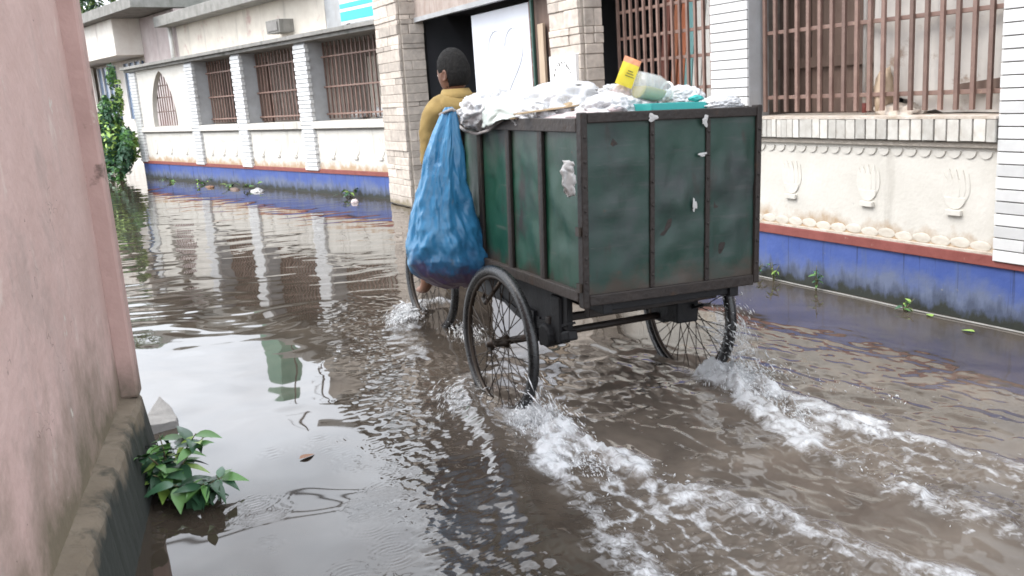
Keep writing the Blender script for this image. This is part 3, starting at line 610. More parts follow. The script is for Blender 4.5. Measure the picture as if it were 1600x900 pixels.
# arch bay: a wall with a pointed opening
def arch():
    y0, y1, z0, z1, yc, hw, ap = 7.0, 10.0, 1.142, 2.36, 8.55, .72, 2.30
    prof = []
    for i in range(15):
        t = i/14; prof.append((hw*(1-t**2.4)**.75*(1 if t < 1 else 0), z0+(ap-z0)*t))
    m = MB()
    for s in (-1, 1):
        edge = y0 if s < 0 else y1
        for i in range(14):
            (a, za), (b, zb) = prof[i], prof[i+1]
            P = [(yc+s*a, za), (edge, za), (edge, zb), (yc+s*b, zb)]
            m.prism(P, (.0, 0, 0), (0,1,0), (0,0,1), (.10,0,0))
    m.box(.0, .10, y0, y1, ap+.0005, z1)
    m.build('arch_wall', mat['plaster'], fw)
arch()
m = MB()
for z in (1.45, 1.75, 2.0): m.bar((.14, 7.6, z), (.14, 9.5, z), .022, .022)
ag = m.build('grille', mat['grille'], fw)
for i in range(12):
    m = MB(); m.box(.155, .17, 7.75+i*.14, 7.77+i*.14, 1.15, 2.3); m.build('bar', mat['grille'], ag)
m = MB(); m.box(-.10, .5, -.5, 10.5, 2.362, 2.415); m.build('coping', mat['concrete'], fw, bevel=.004)
m = MB(); m.box(-.17, .5, -.5, 10.55, 2.417, 2.475); m.build('coping', mat['concrete'], fw, bevel=.004)
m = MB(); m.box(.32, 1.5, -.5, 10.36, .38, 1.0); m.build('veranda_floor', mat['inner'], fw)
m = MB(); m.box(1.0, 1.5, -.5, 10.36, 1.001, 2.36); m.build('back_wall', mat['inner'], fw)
for k, (y, w) in enumerate(((.15,.8),(3.2,.9),(5.4,.8))):
    m = MB(); m.box(.97, .999, y, y+w, 1.0, 2.25); dr = m.build('door', mat['wood'], fw)
    for q in range(6):
        m = MB(); m.box(.95, .969, y+q*w/6+.006, y+(q+1)*w/6-.006, 1.0, 2.25); m.build('board', mat['wood'], dr)
m = MB(); m.box(1.0-.03, .999, 1.1, 1.8, 1.0, 2.1); m.build('pale_door', mat['cream'], fw)
m = MB(); m.box(.5, 1.5, -.5, 10.36, 2.362, 2.48); m.build('roof', mat['concrete'], fw)
fR = fw.matrix_basis
def FW(x, y, z): return tuple(Matrix.Translation((4.30,12.70,0)) @ Matrix.Rotation(math.asin(.222), 4, 'Z') @ Vector((x, y, z)))
FROT = (0, 0, math.asin(.222))
lumpy('white_sack', 'white sack lying on the sill inside the far bay nearest the gate', 'sack', FW(.48,.55,1.22), (.13,.42,.10), mat['bag'], 4, .3, 2)
lumpy('white_sack', 'crumpled grey-white sack beside the first one inside the far bay', 'sack', FW(.5,1.35,1.19), (.12,.25,.08), mat['bag_grey'], 5, .3, 2)

# buildings behind the far wall
bb = thing('flat_roofed_house', 'cream rendered house with a grey roof slab behind the far veranda wall', 'house', FW(1.5, 0, 0), FROT)
m = MB(); m.box(0, 6, 3.9, 11.2, -.2, 3.42); m.build('wall', mat['cream'], bb)
m = MB(); m.box(.01, 3, 1.0, 3.898, -.2, 3.6); m.build('wall', mat['grey_plaster'], bb)
m = MB(); m.box(-.45, 6.2, 3.9, 11.4, 3.42, 3.66); rs = m.build('roof_slab', mat['concrete'], bb, bevel=.01)
m = MB(); m.box(-.30, .02, 5.15, 5.72, 2.78, 3.02); wb = m.build('wall_box', mat['concrete'], bb)
m = MB(); m.box(-.32, -.30, 5.22, 5.65, 2.82, 2.98); m.build('front', mat['cement'], wb)
m = MB(); m.box(.8, 6, 1.0, 6.9, 3.68, 5.3); m.build('upper_wall', mat['upper'], bb)
m = MB(); m.box(.74, .80, 3.3, 4.4, 4.0, 5.0); m.build('upper_window', mat['dark'], bb)
m = MB(); m.box(.72, 1.3, 9.35, 10.25, 3.67, 5.6); m.build('stair_head', mat['green_sheet'], bb)
m = MB(); m.box(.4, 6.2, .8, 7.1, 5.3, 5.45); m.build('upper_roof', mat['concrete'], bb)
m = MB(); m.tube([(-.10,11.35,2.50),(-.10,11.35,3.42)], .055, 10); m.build('drain_pipe', mat['pipe'], bb, True)
for k, (y, h) in enumerate(((7.6,5.6),(9.0,6.4))):
    m = MB(); m.tube([(1.0,y,3.66),(1.02,y+.05,h)], .022, 8); m.bar((.9,y-.35,h-.2),(.95,y+.4,h-.22), .012); m.bar((.9,y-.25,h-.5),(.95,y+.3,h-.5), .012)
    m.build('roof_antenna', mat['steel'], bb)
wh = thing('whitewashed_house', 'whitewashed house with dark roof slab at the far end of the lane', 'house', FW(1.5, 0, 0), FROT)
m = MB(); m.box(.0, 5, 11.21, 13.7, -.2, 3.85); m.build('side_block', mat['pinkgrey'], wh)
m = MB(); m.box(-.7, 5, 13.71, 20.5, 2.95, 3.86); m.build('upper_wall', mat['housewhite'], wh)
m = MB(); m.box(.3, 5, 13.71, 20.5, -.2, 2.94); m.build('lower_wall', mat['housewhite'], wh)
for y in (14.7, 17.2):
    m = MB(); m.box(.24, .30, y, y+1.5, 1.3, 2.85); w_ = m.build('window', mat['blueglass'], wh)
    for q in range(4):
        m = MB(); m.box(.20, .24, y+.02+q*.48, y+.08+q*.48, 1.3, 2.85); m.build('frame', mat['pipe'], w_)
m = MB(); m.box(-1.0, 5.2, 11.2, 20.9, 3.87, 4.12); m.build('roof_slab', mat['concrete'], wh, bevel=.01)
m = MB(); m.box(.1, .16, 18.9, 20.6, 0, 2.9); m.build('door', mat['housewhite'], wh)
lumpy('roof_tank', 'small dark water tank on the roof slab of the whitewashed house', 'tank', FW(2.3,13.2,4.45), (.45,.5,.4), mat['concrete'], 8, .06, 1)
# sign board above the coping by the gate
sg = thing('sign_board', 'white sign board with two cyan bands above the far wall by the gate', 'sign', FW(.55, -.35, 0), FROT)
m = MB(); m.box(0, .03, 0, 2.05, 2.60, 3.5); m.build('panel', mat['signwhite'], sg)
m = MB(); m.box(-.008, -.001, .01, 2.04, 2.64, 2.78); m.build('cyan_band', mat['cyan'], sg)
m = MB(); m.box(-.008, -.001, .01, 2.04, 2.83, 2.90); m.build('cyan_band', mat['cyan'], sg)
for y in (.1, 1.9):
    m = MB(); m.box(.031, .07, y, y+.05, 2.48, 3.5); m.build('post', mat['steel'], sg)

# ------------------------------------------------------------------ pink wall on the left
PW = thing('pink_wall', 'stained pink rendered wall with a corner pilaster and mossy plinth, nearest the camera', 'wall', (.125, 3.94, 0), (0,0,R(-10.5)))
def wavy_wall():
    # slightly uneven hand-trowelled face
    ny, nz = 70, 60; V = []; F = []
    for j in range(nz+1):
        for i in range(ny+1):
            y = -4.6+4.6*i/ny; z = .28+2.9*j/nz
            V.append((.004*mnoise.noise(Vector((y*1.3, z*1.1, 2)))+.002*mnoise.noise(Vector((y*6, z*5, 4))), y, z))
    for j in range(nz):
        for i in range(ny): a = j*(ny+1)+i; F.append((a, a+1, a+ny+2, a+ny+1))
    m = MB(); m.add(V, F); m.build('wall_face', mat['pink'], PW, True)
    m = MB(); m.box(-.5, -.012, -4.6, .30, -.3, 3.18); m.build('wall_core', mat['pink'], PW)
wavy_wall()
m = MB(); m.box(-.011, .070, .0, .10, .31, 3.16); m.build('pilaster', mat['pink_shaded'], PW, bevel=.012)
def plinth():
    n = 160; V = []; F = []
    for i in range(n+1):
        y = -4.6+4.71*i/n; e = .009*mnoise.noise(Vector((y*5, 1, 1)))+.006*mnoise.noise(Vector((y*17, 3, 1)))+.004*mnoise.noise(Vector((y*40, 3, 1)))
        V += [(-.011,y,-.3), (.105+e*.4,y,-.3), (.100+e*.5,y,.0), (.070+e*1.6,y,.282+e*.8), (.056+e*1.6,y,.304+e*.6), (-.011,y,.318+e*.3)]
    for i in range(n):
        a = 6*i; F += [(a+k, a+6+k, a+6+(k+1) % 6, a+(k+1) % 6) for k in range(6)]
    F += [tuple(range(6)), tuple(6*n+k for k in range(5,-1,-1))]
    m = MB(); m.add(V, F); m.build('plinth', mat['plinth'], PW)
plinth()
m = MB(); m.box(-.6, .12, -4.7, .34, 3.19, 3.32); m.build('wall_cap', mat['concrete'], PW)
def slab():
    poly = [(-.02,-.10),(.10,-.04),(.085,.06),(.05,.16),(-.03,.30),(-.06,.05)]
    bm = bmesh.new(); b_ = [bm.verts.new((x, y, -.06)) for x, y in poly]; t_ = [bm.verts.new((x*.92-.01, y*.94, (.035+.55*max(0, .05-x)*.35)+.05*mnoise.noise(Vector((x*9, y*9, 1))))) for x, y in poly]
    n = len(poly); bm.faces.new(b_[::-1]); bm.faces.new(t_)
    for k in range(n): bm.faces.new((b_[k], b_[(k+1) % n], t_[(k+1) % n], t_[k]))
    bmesh.ops.triangulate(bm, faces=bm.faces); bmesh.ops.subdivide_edges(bm, edges=bm.edges, cuts=3, use_grid_fill=True)
    for v in bm.verts: v.co += Vector((mnoise.noise(v.co*14), mnoise.noise(v.co*14+Vector((5,0,0))), mnoise.noise(v.co*14+Vector((0,5,0)))))*.007
    me = bpy.data.meshes.new('cement_lump'); bm.to_mesh(me); bm.free()
    tag(put('cement_lump', me, mat['cement'], bevel=.004, loc=(.29,4.44,.0), rot=(0,0,R(-14))), 'pale broken cement slab lying in the water beyond the pink pilaster', 'slab')
slab()
lumpy('brick_chip', 'small tan brick chip on the plinth of the pink wall', 'brick', (-.035,2.30,.325), (.03,.022,.014), mat['timber'], 2, .2, 1)

# ------------------------------------------------------------------ refuse tricycle
CART_LOC, CART_ROT = (2.0, 3.393, 0), (0, R(2.2), R(-2.5))
CM = Matrix.Translation(CART_LOC) @ Matrix.Rotation(CART_ROT[2], 4, 'Z') @ Matrix.Rotation(CART_ROT[1], 4, 'Y')
def CL(x, y, z): return tuple(CM @ Vector((x, y, z)))
ct = thing('cargo_tricycle', 'green and rust metal refuse tricycle driving through the flooded lane', 'tricycle', CART_LOC, CART_ROT)
BW, BL, Z0, Z1 = .937, 1.43, .505, 1.324
def dent(o_, seed):                       # beaten sheet metal
    return o_
def sheet_panel(name, org, u, v, nrm, w, h, mt, par, seed, amp=.015):
    nu, nv = 14, 22; V = []; F = []; org, u, v, nrm = map(Vector, (org, u, v, nrm))
    for s in (0, 1):
        for j in range(nv+1):
            for i in range(nu+1):
                a, b = i/nu, j/nv
                d = amp*(mnoise.noise(Vector((a*2.2, b*5, seed)))+.5*mnoise.noise(Vector((a*5, b*11, seed+4))))*math.sin(math.pi*a)**.5*math.sin(math.pi*b)**.5
                V.append(org+u*w*a+v*h*b+nrm*(d-.004*s))
    k = (nu+1)*(nv+1)
    for j in range(nv):
        for i in range(nu):
            a = j*(nu+1)+i; F += [(a, a+1, a+nu+2, a+nu+1), (k+a, k+a+nu+1, k+a+nu+2, k+a+1)]
    m = MB(); m.add(V, F); return m.build(name, mt, par, True)
bx = MB(); bx.box(.02, BW-.02, .02, BL-.02, Z0+.005, Z0+.03); bx = bx.build('box_floor', mat['iron'], ct)
# left side: four sheets between ribs; ribs at these distances from the tail
ribs = [.03, .385, .755, 1.13, BL-.02]
for i in range(4):
    sheet_panel('side_panel', (.010, ribs[i], Z0+.03), (0,1,0), (0,0,1), (-1,0,0), ribs[i+1]-ribs[i], Z1-Z0-.09, mat['box_green'], ct, 3+i)
for i in range(4):
    sheet_panel('side_panel', (BW-.010, ribs[i], Z0+.03), (0,1,0), (0,0,1), (1,0,0), ribs[i+1]-ribs[i], Z1-Z0-.09, mat['box_green'], ct, 13+i)
sheet_panel('front_panel', (.02, BL-.008, Z0+.03), (1,0,0), (0,0,1), (0,1,0), BW-.04, Z1-Z0-.06, mat['box_green'], ct, 23)
for y in ribs[1:4]:
    m = MB(); m.box(-.010, .008, y-.014, y+.014, Z0+.04, Z1-.075); m.build('rib', mat['iron'], ct, bevel=.004)
    m = MB(); m.box(-.006, .007, y+.0142, y+.042, Z0+.04, Z1-.075); m.build('rib_flange', mat['rail'], ct, bevel=.003)
    m = MB(); m.box(BW-.008, BW+.010, y-.016, y+.016, Z0+.04, Z1-.075); m.build('rib', mat['iron'], ct, bevel=.004)
for x in (0, BW):
    s = -1 if x == 0 else 1
    a, b = sorted((x+s*.014, x-s*.012))
    m = MB(); m.box(a, b, .03, BL, Z1-.078, Z1-.018); m.build('top_rail', mat['rail'], ct, bevel=.004)
    m = MB(); m.box(a-.002, b+.002, .03, BL, Z0-.004, Z0+.045); m.build('bottom_rail', mat['rail'], ct, bevel=.004)
    m = MB(); m.box(a-.001, b+.001, BL-.045, BL+.004, Z0, Z1-.01); m.build('corner_post', mat['iron'], ct, bevel=.004)
m = MB(); m.box(.0, BW, BL-.006, BL+.012, Z1-.07, Z1-.015); m.build('top_rail', mat['rail'], ct, bevel=.004)
# tail gate, a little taller and wider than the box
tg = MB(); tg.box(.02, BW-.02, .006, .018, Z0+.02, Z1-.02); tg = tg.build('tail_gate', mat['iron'], ct)
rr = [.0, .350, .650, BW]
for i in range(3):
    sheet_panel('tail_sheet', (rr[i]+.01, -.001, Z0+.020), (1,0,0), (0,0,1), (0,-1,0), rr[i+1]-rr[i]-.01, Z1-Z0-.05, mat['rear_green'], tg, 33+i, .020)
for x in rr[1:3]:
    m = MB(); m.box(x-.012, x+.012, -.012, .004, Z0+.03, Z1-.04); m.build('rib', mat['iron'], tg, bevel=.004)
for a, b, c, d in ((-.012, .020, Z0-.028, Z1+.006), (BW-.018, BW+.012, Z0-.012, Z1+.012)):
    m = MB(); m.box(a, b, -.018, .030, c, d); m.build('gate_post', mat['iron'], tg, bevel=.006)
m = MB(); m.box(.021, BW-.019, -.016, .012, Z1-.040, Z1+.004); m.build('gate_rail', mat['iron'], tg, bevel=.005)
m = MB(); m.box(.021, BW-.019, -.0155, .012, Z0-.020, Z0+.030); m.build('gate_rail', mat['iron'], tg, bevel=.005)
m = MB(); m.box(-.026, .0, -.006, .024, .80, .84); m.build('hinge', mat['steel'], tg); m = MB(); m.box(-.026, .0, -.006, .024, .55, .59); m.build('hinge', mat['steel'], tg)
rv = MB(); rv.tube([(0,0,0),(0,-.004,0),(0,-.006,0)], [.007,.006,.002], 6); rv = rv.mesh('rivet')
for x in (rr[1], rr[2], .004, BW-.004):
    for k in range(7): put('rivet', rv, mat['iron'], tg, loc=(x, -.012 if .1 < x < .9 else -.018, Z0+.09+k*.105))
def scrap(name, label, x, z, w, h, seed, y=-.017):
    rs = random.Random(seed*13); n = 16; V = [(x, y-.006, z)]; ph = rs.uniform(0, 6)
    for i in range(n):
        a = 2*math.pi*i/n; r_ = .5*(1+.28*math.sin(3*a+ph)+rs.uniform(-.28, .22)); V.append((x+w*r_*math.cos(a), y-.001-.004*rs.random(), z+h*r_*math.sin(a)-.15*h*max(0, math.cos(2*a))))
    m = MB(); m.add(V, [(0, 1+k, 1+(k+1) % n) for k in range(n)]); m.build(name, mat['bag_grey'], tg, True)
scrap('plastic_scrap', '', .345, 1.300, .045, .036, 1); scrap('plastic_scrap', '', .625, 1.275, .034, .05, 2)
scrap('plastic_scrap', '', .575, .895, .026, .055, 3, -.010); scrap('plastic_scrap', '', .610, 1.125, .05, .018, 4)
# chassis
ZC = .47
m = MB()
for x in (.12, BW-.12): m.bar((x,.0,ZC), (x,BL+.05,ZC), .05, .065)
for y in (.04,.45,.95,1.40): m.bar((.10,y,ZC+.002), (BW-.10,y,ZC+.002), .045, .05)
m.build('chassis', mat['black'], ct, bevel=.004)
m = MB(); m.box(.045, .075, .25, BL-.05, .315, Z0-.006); m.build('side_skirt', mat['black'], ct, bevel=.004)
m = MB(); m.bar((.10,.16,.42),(BW-.12,.16,.43), .05, .05); m.bar((.02,.42,.335),(BW-.05,.42,.345), .04, .035); m.build('cross_beam', mat['iron'], ct, bevel=.004)
AX = .64; NEARW, FARW = (-.145, AX, .195), (.995, AX, .225)
m = MB(); m.tube([(-.20,AX,.195),(1.06,AX,.225)], .019, 12); m.build('axle', mat['iron'], ct, True)
for x in (.06, BW-.10):
    m = MB()
    for k in range(5):
        h = .40-.075*k; P = [(x, AX-h+2*h*i/12, .268+.012*k+.085*((i-6)/6)**2*(h/.4)**2) for i in range(13)]
        for i in range(12): m.bar(P[i], P[i+1], .045, .011)
    m.box(x-.035, x+.035, AX-.06, AX+.06, .19, .35)
    m.build('leaf_spring', mat['black'], ct)
m = MB(); m.box(.03, .09, .30, .40, .24, .47); m.bar((.06,.22,.30),(.06,.55,.20), .05, .05); m.tube([(.0,.42,.26),(.12,.42,.27)], .06, 12); m.build('spring_hanger', mat['black'], ct, bevel=.01)
m = MB(); m.box(BW-.21, BW-.08, .34, .50, .24, .47); m.build('spring_shackle', mat['black'], ct, bevel=.01)
def wheel(c, steer=0, dy=0, hubw=.05):
    c = Vector(c); ax = Matrix.Rotation(steer, 3, 'Z') @ Vector((1,0,0)); Rw = .395
    w = bpy.data.objects.new('wheel', None); w.empty_display_size = .05; C.objects.link(w); w.parent = ct; w.location = c
    m = MB(); m.torus((0,0,0), ax, Rw-.026, .027, 64, 12); m.build('tyre', mat['rubber'], w, True)
    m = MB(); m.torus((0,0,0), ax, Rw-.055, .0135, 64, 8); m.build('rim', mat['steel'], w, True)
    m = MB(); m.tube([-ax*hubw*1.35, -ax*hubw, -ax*hubw*.98, -ax*.02, ax*.02, ax*hubw*.98, ax*hubw, ax*hubw*1.35], [.016,.016,.036,.022,.022,.036,.016,.016], 14); m.build('hub', mat['steel'], w, True)
    a = ax.orthogonal().normalized(); b = ax.cross(a)
    for k in range(36):
        t = 2*math.pi*k/36; s = 1 if k % 2 else -1; t2 = t+(.55 if (k//2) % 2 else -.55)
        p = ax*s*hubw*.9+(a*math.cos(t2)+b*math.sin(t2))*.032; q = (a*math.cos(t)+b*math.sin(t))*(Rw-.058)
        m = MB(); m.tube([p, q], .0026, 5); m.build('spoke', mat['steel'], w)
    return w
wheel(NEARW, R(3)); wheel(FARW, R(3)); FWH = (.14, 2.46, .20); wheel(FWH, R(6))
# bicycle half in front of the box
m = MB(); fx = FWH[0]
P = lambda y, z, dx=0: (fx+dx, y, z)
m.tube([P(1.40,.50), P(1.75,.44), P(1.95,.42)], .020, 10); m.tube([P(1.70,.72), P(2.28,.86)], .018, 10); m.tube([P(1.95,.40), P(2.30,.78)], .02, 10); m.tube([P(1.72,.82), P(1.80,.42)], .017, 10)
m.tube([P(1.45,.56), P(1.72,.70)], .016, 10)
m.bar((BW*.5,1.42,.47), (fx,1.60,.45), .05, .05); m.bar((.12,1.42,.47), (fx,1.62,.46), .04, .05)
m.build('main_frame', mat['black'], ct, True)
m = MB()
for s in (-1, 1): m.tube([P(2.30,.80), P(2.33,.64,s*.045), P(2.42,.40,s*.055), P(2.46,.222,s*.06)], .012, 8)
m.tube([P(2.24,1.02), P(2.31,.78)], .018, 10); m.build('fork', mat['black'], ct, True)
m = MB(); m.tube([P(1.80,.90,-.21), P(1.95,.92,-.21), P(2.14,.98,-.13), P(2.24,1.02), P(2.14,.98,.13), P(1.95,.92,.21), P(1.80,.90,.21)], .012, 8); m.build('handlebar', mat['steel'], ct, True)
m = MB(); sad = [(-.075,0),(-.085,.09),(-.05,.15),(-.025,.27),(.025,.27),(.05,.15),(.085,.09),(.075,0)]
m.prism(sad, (fx-.05,1.60,.815), (1,0,0), (0,1,0), (0,0,.05)); m.build('saddle', mat['black'], ct, bevel=.015)
m = MB(); m.torus(P(1.95,.36,.05), (1,0,0), .09, .008, 28, 6); m.tube([P(1.95,.36,-.08), P(1.95,.36,.09)], .015, 8)
m.bar(P(1.95,.36,-.085), P(2.08,.27,-.085), .018, .025); m.bar(P(1.95,.36,.095), P(1.82,.45,.095), .018, .025); m.build('crank', mat['steel'], ct)
m = MB(); m.box(fx-.17, fx-.09, 2.03, 2.13, .255, .28); m.build('pedal', mat['black'], ct); m = MB(); m.box(fx+.10, fx+.18, 1.77, 1.87, .44, .465); m.build('pedal', mat['black'], ct)
# mudguard stay seen through the near wheel
m = MB(); m.tube([(.03,.95,.46),(-.02,1.1,.30),(.05,1.3,.28),(.2,1.45,.40)], .012, 8); m.build('brake_rod', mat['steel'], ct, True)

# rope over the left rail
m = MB(); m.tube([CL(-.030, 1.44-.085*i, 1.285-.062*math.sin(math.pi*(i/8)**.9)+.004*(i % 2)+(.012 if i > 6 else 0)) for i in range(9)], .0085, 8); tag(m.build('rope', mat['rope'], smooth=True), 'grey rope sagging along the left top rail of the refuse box', 'rope')

# ------------------------------------------------------------------ things heaped in the box
lumpy('refuse_heap', None, None, CL(BW*.5, BL*.5, 1.12), (.37,.60,.19), mat['heap'], 2, .18, 3.5, 4); tag(bpy.data.objects['refuse_heap'], 'loose mixed refuse filling the tricycle box under the bags', 'refuse', kind='stuff')
G = 'plastic bags heaped on the refuse box'
def bag(label, px, r, mt, seed, amp=.30, freq=1.5, rot=0):
    return lumpy('plastic_bag', label, 'plastic bag', px, r, mt, seed, amp, freq, 5, rot, group=G, ridged=True)
bag('crumpled white plastic bag with dark scraps, on the box corner beside the rider', (2.12,4.52,1.335), (.105,.11,.085), mat['bag'], 11, .34, 1.6)
bag('white plastic bag peeping up behind the corner bag', (2.24,4.62,1.35), (.13,.10,.085), mat['bag'], 12)
bag('largest bright white bag in the middle of the heap', (2.38,4.10,1.325), (.22,.22,.118), mat['bag'], 13, .26, 1.3)
bag('white bag sloping down to the right of the largest bag', (2.60,4.02,1.300), (.19,.20,.085), mat['bag'], 14, .30, 1.4, .5)
bag('flat pinkish-white bag squeezed over the left rail near the tail gate', (2.24,3.72,1.275), (.14,.18,.042), mat['bag_pink'], 15, .3, 1.6)
bag('pale blue-white bag behind the left end of the tail gate', (2.40,3.72,1.31), (.13,.13,.075), mat['bag'], 16)
bag('small round white bag beside the clear jar', (2.83,3.72,1.335), (.085,.10,.06), mat['bag'], 17)
bag('small white bag drooping over the tail gate top', (2.85,3.46,1.305), (.095,.07,.035), mat['bag'], 18, .4, 1.8)
bag('white bag tucked far back at the right of the heap', (2.72,4.25,1.31), (.16,.2,.08), mat['bag_grey'], 19)
bag('grey translucent bag slumped between the corner bag and the largest bag', (2.25,4.36,1.335), (.11,.12,.085), mat['bag_grey'], 21, .34, 1.8)
bag('small crumpled white bag at the foot of the largest bag', (2.17,4.02,1.30), (.09,.13,.055), mat['bag'], 22, .36, 1.9)
bag('tight white bag knot on top of the sloping bag', (2.53,3.88,1.385), (.06,.06,.04), mat['bag'], 23, .4, 2.2)
def drape(name, label, cat, pts, mt, grp=None, thick=.003):
    """crumpled sheet through a grid of world points (rows of equal length)"""
    nr, nc = len(pts), len(pts[0]); su = 7; V = []; F = []
    Rn, Cn = (nr-1)*su+1, (nc-1)*su+1
    for j in range(Rn):
        for i in range(Cn):
            a, b = min(j//su, nr-2), min(i//su, nc-2); t, u = j/su-a, i/su-b; t, u = t*t*(3-2*t)*.5+t*.5, u*u*(3-2*u)*.5+u*.5
            p = (Vector(pts[a][b])*(1-u)+Vector(pts[a][b+1])*u)*(1-t)+(Vector(pts[a+1][b])*(1-u)+Vector(pts[a+1][b+1])*u)*t
            q = Vector((i*.35, j*.35, 2.0)); p += Vector((mnoise.noise(q), mnoise.noise(q+Vector((9,0,0))), mnoise.noise(q+Vector((0,9,0)))))*.012
            V.append(p)
    for j in range(Rn-1):
        for i in range(Cn-1): a = j*Cn+i; F.append((a, a+1, a+Cn+1, a+Cn))
    m = MB(); m.add(V, F); o = m.build(name, mt, None, True)
    s = o.modifiers.new('thick', 'SOLIDIFY'); s.thickness = thick
    return tag(o, label, cat, grp)
drape('plastic_bag', 'pale green-white plastic bag folded over the left rail, its corner hanging down', 'plastic bag',
      [[(2.12,4.42,1.40),(2.24,4.28,1.46),(2.34,4.05,1.42)], [(2.07,4.38,1.38),(2.14,4.20,1.42),(2.20,4.0,1.37)], [(2.035,4.34,1.33),(2.045,4.15,1.355),(2.07,3.98,1.315)], [(2.025,4.34,1.262),(2.022,4.24,1.275),(2.02,4.10,1.305)]], mat['bag_green'], G)
drape('plastic_bag', 'dirty white plastic bag caught on the tail gate corner post', 'plastic bag',
      [[(1.985,3.43,1.125),(1.96,3.395,1.135),(1.985,3.365,1.13)], [(1.975,3.44,1.08),(1.94,3.395,1.09),(1.985,3.36,1.085)], [(1.98,3.43,1.03),(1.945,3.395,1.03),(1.985,3.362,1.035)], [(1.985,3.415,.985),(1.965,3.395,.98),(1.988,3.368,.985)]], mat['bag_grey'], G)
drape('paper_sheet', 'pinkish paper sheet rising from the heap below the yellow packet', 'paper',
      [[(2.33,3.78,1.36),(2.45,3.74,1.36),(2.55,3.72,1.35)], [(2.42,3.75,1.40),(2.48,3.73,1.40),(2.54,3.72,1.39)], [(2.49,3.74,1.455),(2.51,3.73,1.45),(2.53,3.72,1.44)]], mat['bag_pink'])
# yellow and orange packet
pk = thing('snack_packet', 'yellow packet with an orange top standing tilted on the heap', 'packet', (2.475,3.70,1.425), (R(8), R(22), R(-8))); pk.scale = (.86,.86,.86)
def pillow(name, w, h, z0, z1, d, mt, par):
    nu, nv = 10, 8; V = []; F = []
    for s in (-1, 1):
        for j in range(nv+1):
            for i in range(nu+1):
                a, b = i/nu, z0+(z1-z0)*j/nv
                bul = d*max(0, math.sin(math.pi*a)*math.sin(math.pi*min(1,max(0,b))))**.6
                V.append((w*(a-.5), s*bul+.004*mnoise.noise(Vector((a*6, b*7, s))), h*b))
    k = (nu+1)*(nv+1)
    for s in (0, 1):
        for j in range(nv):
            for i in range(nu): a = s*k+j*(nu+1)+i; F.append((a, a+1, a+nu+2, a+nu+1))
    m = MB(); m.add(V, F); return m.build(name, mt, par, True)
pillow('pouch', .105, .155, .0, .80, .016, mat['yellow'], pk); pillow('orange_top', .105, .155, .80, 1.0, .016, mat['orange'], pk)
m = MB()
for k in range(3): m.box(-.02+.004*k, .035-.008*k, -.0195, -.0185, .055+.014*k, .0585+.014*k)
m.build('lettering', mat['ink'], pk)
# clear jar lying on its side with yellow liquid
jr = thing('plastic_jar', 'clear plastic jar with yellow liquid lying on the heap', 'jar', (2.62,3.68,1.405), (0, R(14), R(4)))
def lathe_x(name, prof, mt, par, n=20):
    V = []; F = []
    for x, r_ in prof: V += [(x, r_*math.cos(2*math.pi*k/n), r_*math.sin(2*math.pi*k/n)) for k in range(n)]
    for i in range(len(prof)-1): F += [(i*n+k, i*n+(k+1) % n, (i+1)*n+(k+1) % n, (i+1)*n+k) for k in range(n)]
    m = MB(); m.add(V, F); return m.build(name, mt, par, True)
lathe_x('jar_wall', [(-.095,.0),(-.092,.055),(-.08,.066),(.03,.068),(.06,.058),(.085,.045),(.10,.044),(.10,.040),(.083,.041),(.058,.054),(.03,.064),(-.078,.062),(-.088,.05),(-.09,.0)], mat['clear'], jr)
m = MB(); n = 12; V = []; F = []
for x in (-.076, .03, .056):
    rr_ = .060 if x < .04 else .050
    V += [(x, rr_*math.cos(math.pi+math.pi*k/n), max(-rr_, rr_*math.sin(math.pi+math.pi*k/n))) for k in range(n+1)]
V = [(a, b, min(c, -.004)) for a, b, c in V]; k_ = n+1
for i in range(2): F += [(i*k_+k, i*k_+(k+1) % k_, (i+1)*k_+(k+1) % k_, (i+1)*k_+k) for k in range(k_)]
F += [tuple(range(k_)), tuple(2*k_+k for k in range(k_-1,-1,-1))]
m.add(V, F); m.build('yellow_liquid', mat['liquid'], jr)
m = MB(); m.torus((.097,0,0), (1,0,0), .046, .006, 24, 6); m.build('rim', mat['pipe'], jr, True)
tr = thing('plastic_tray', 'teal plastic tray lying just behind the tail gate top', 'tray', CL(.555,.17,1.315), (0,R(2),R(-3)))
m = MB(); m.box(-.15,.15,-.09,.09,0,.006); m.build('tray_floor', mat['teal'], tr)
for a in ((-.156,-.15,-.096,.096),(.15,.156,-.096,.096),(-.15,.15,-.096,-.09),(-.15,.15,.09,.096)):
    m = MB(); m.box(*a, 0, .042); m.build('tray_wall', mat['teal'], tr, bevel=.002)
for k, (dx, rz) in enumerate(((0,.25),(.05,.5),(-.04,.05))):
    p = Vector((2.20+dx, 3.98-.05*k, 1.315+.012*k)); d = Vector((math.cos(rz)*.16, -math.sin(rz)*.3, .01))
    m = MB(); m.bar(p-d, p+d, .075, .006); tag(m.build('cardboard_strip', mat['card']), ('lowest','middle','top')[k]+' of three brown cardboard strips under the largest white bag', 'cardboard', 'cardboard strips in the heap')

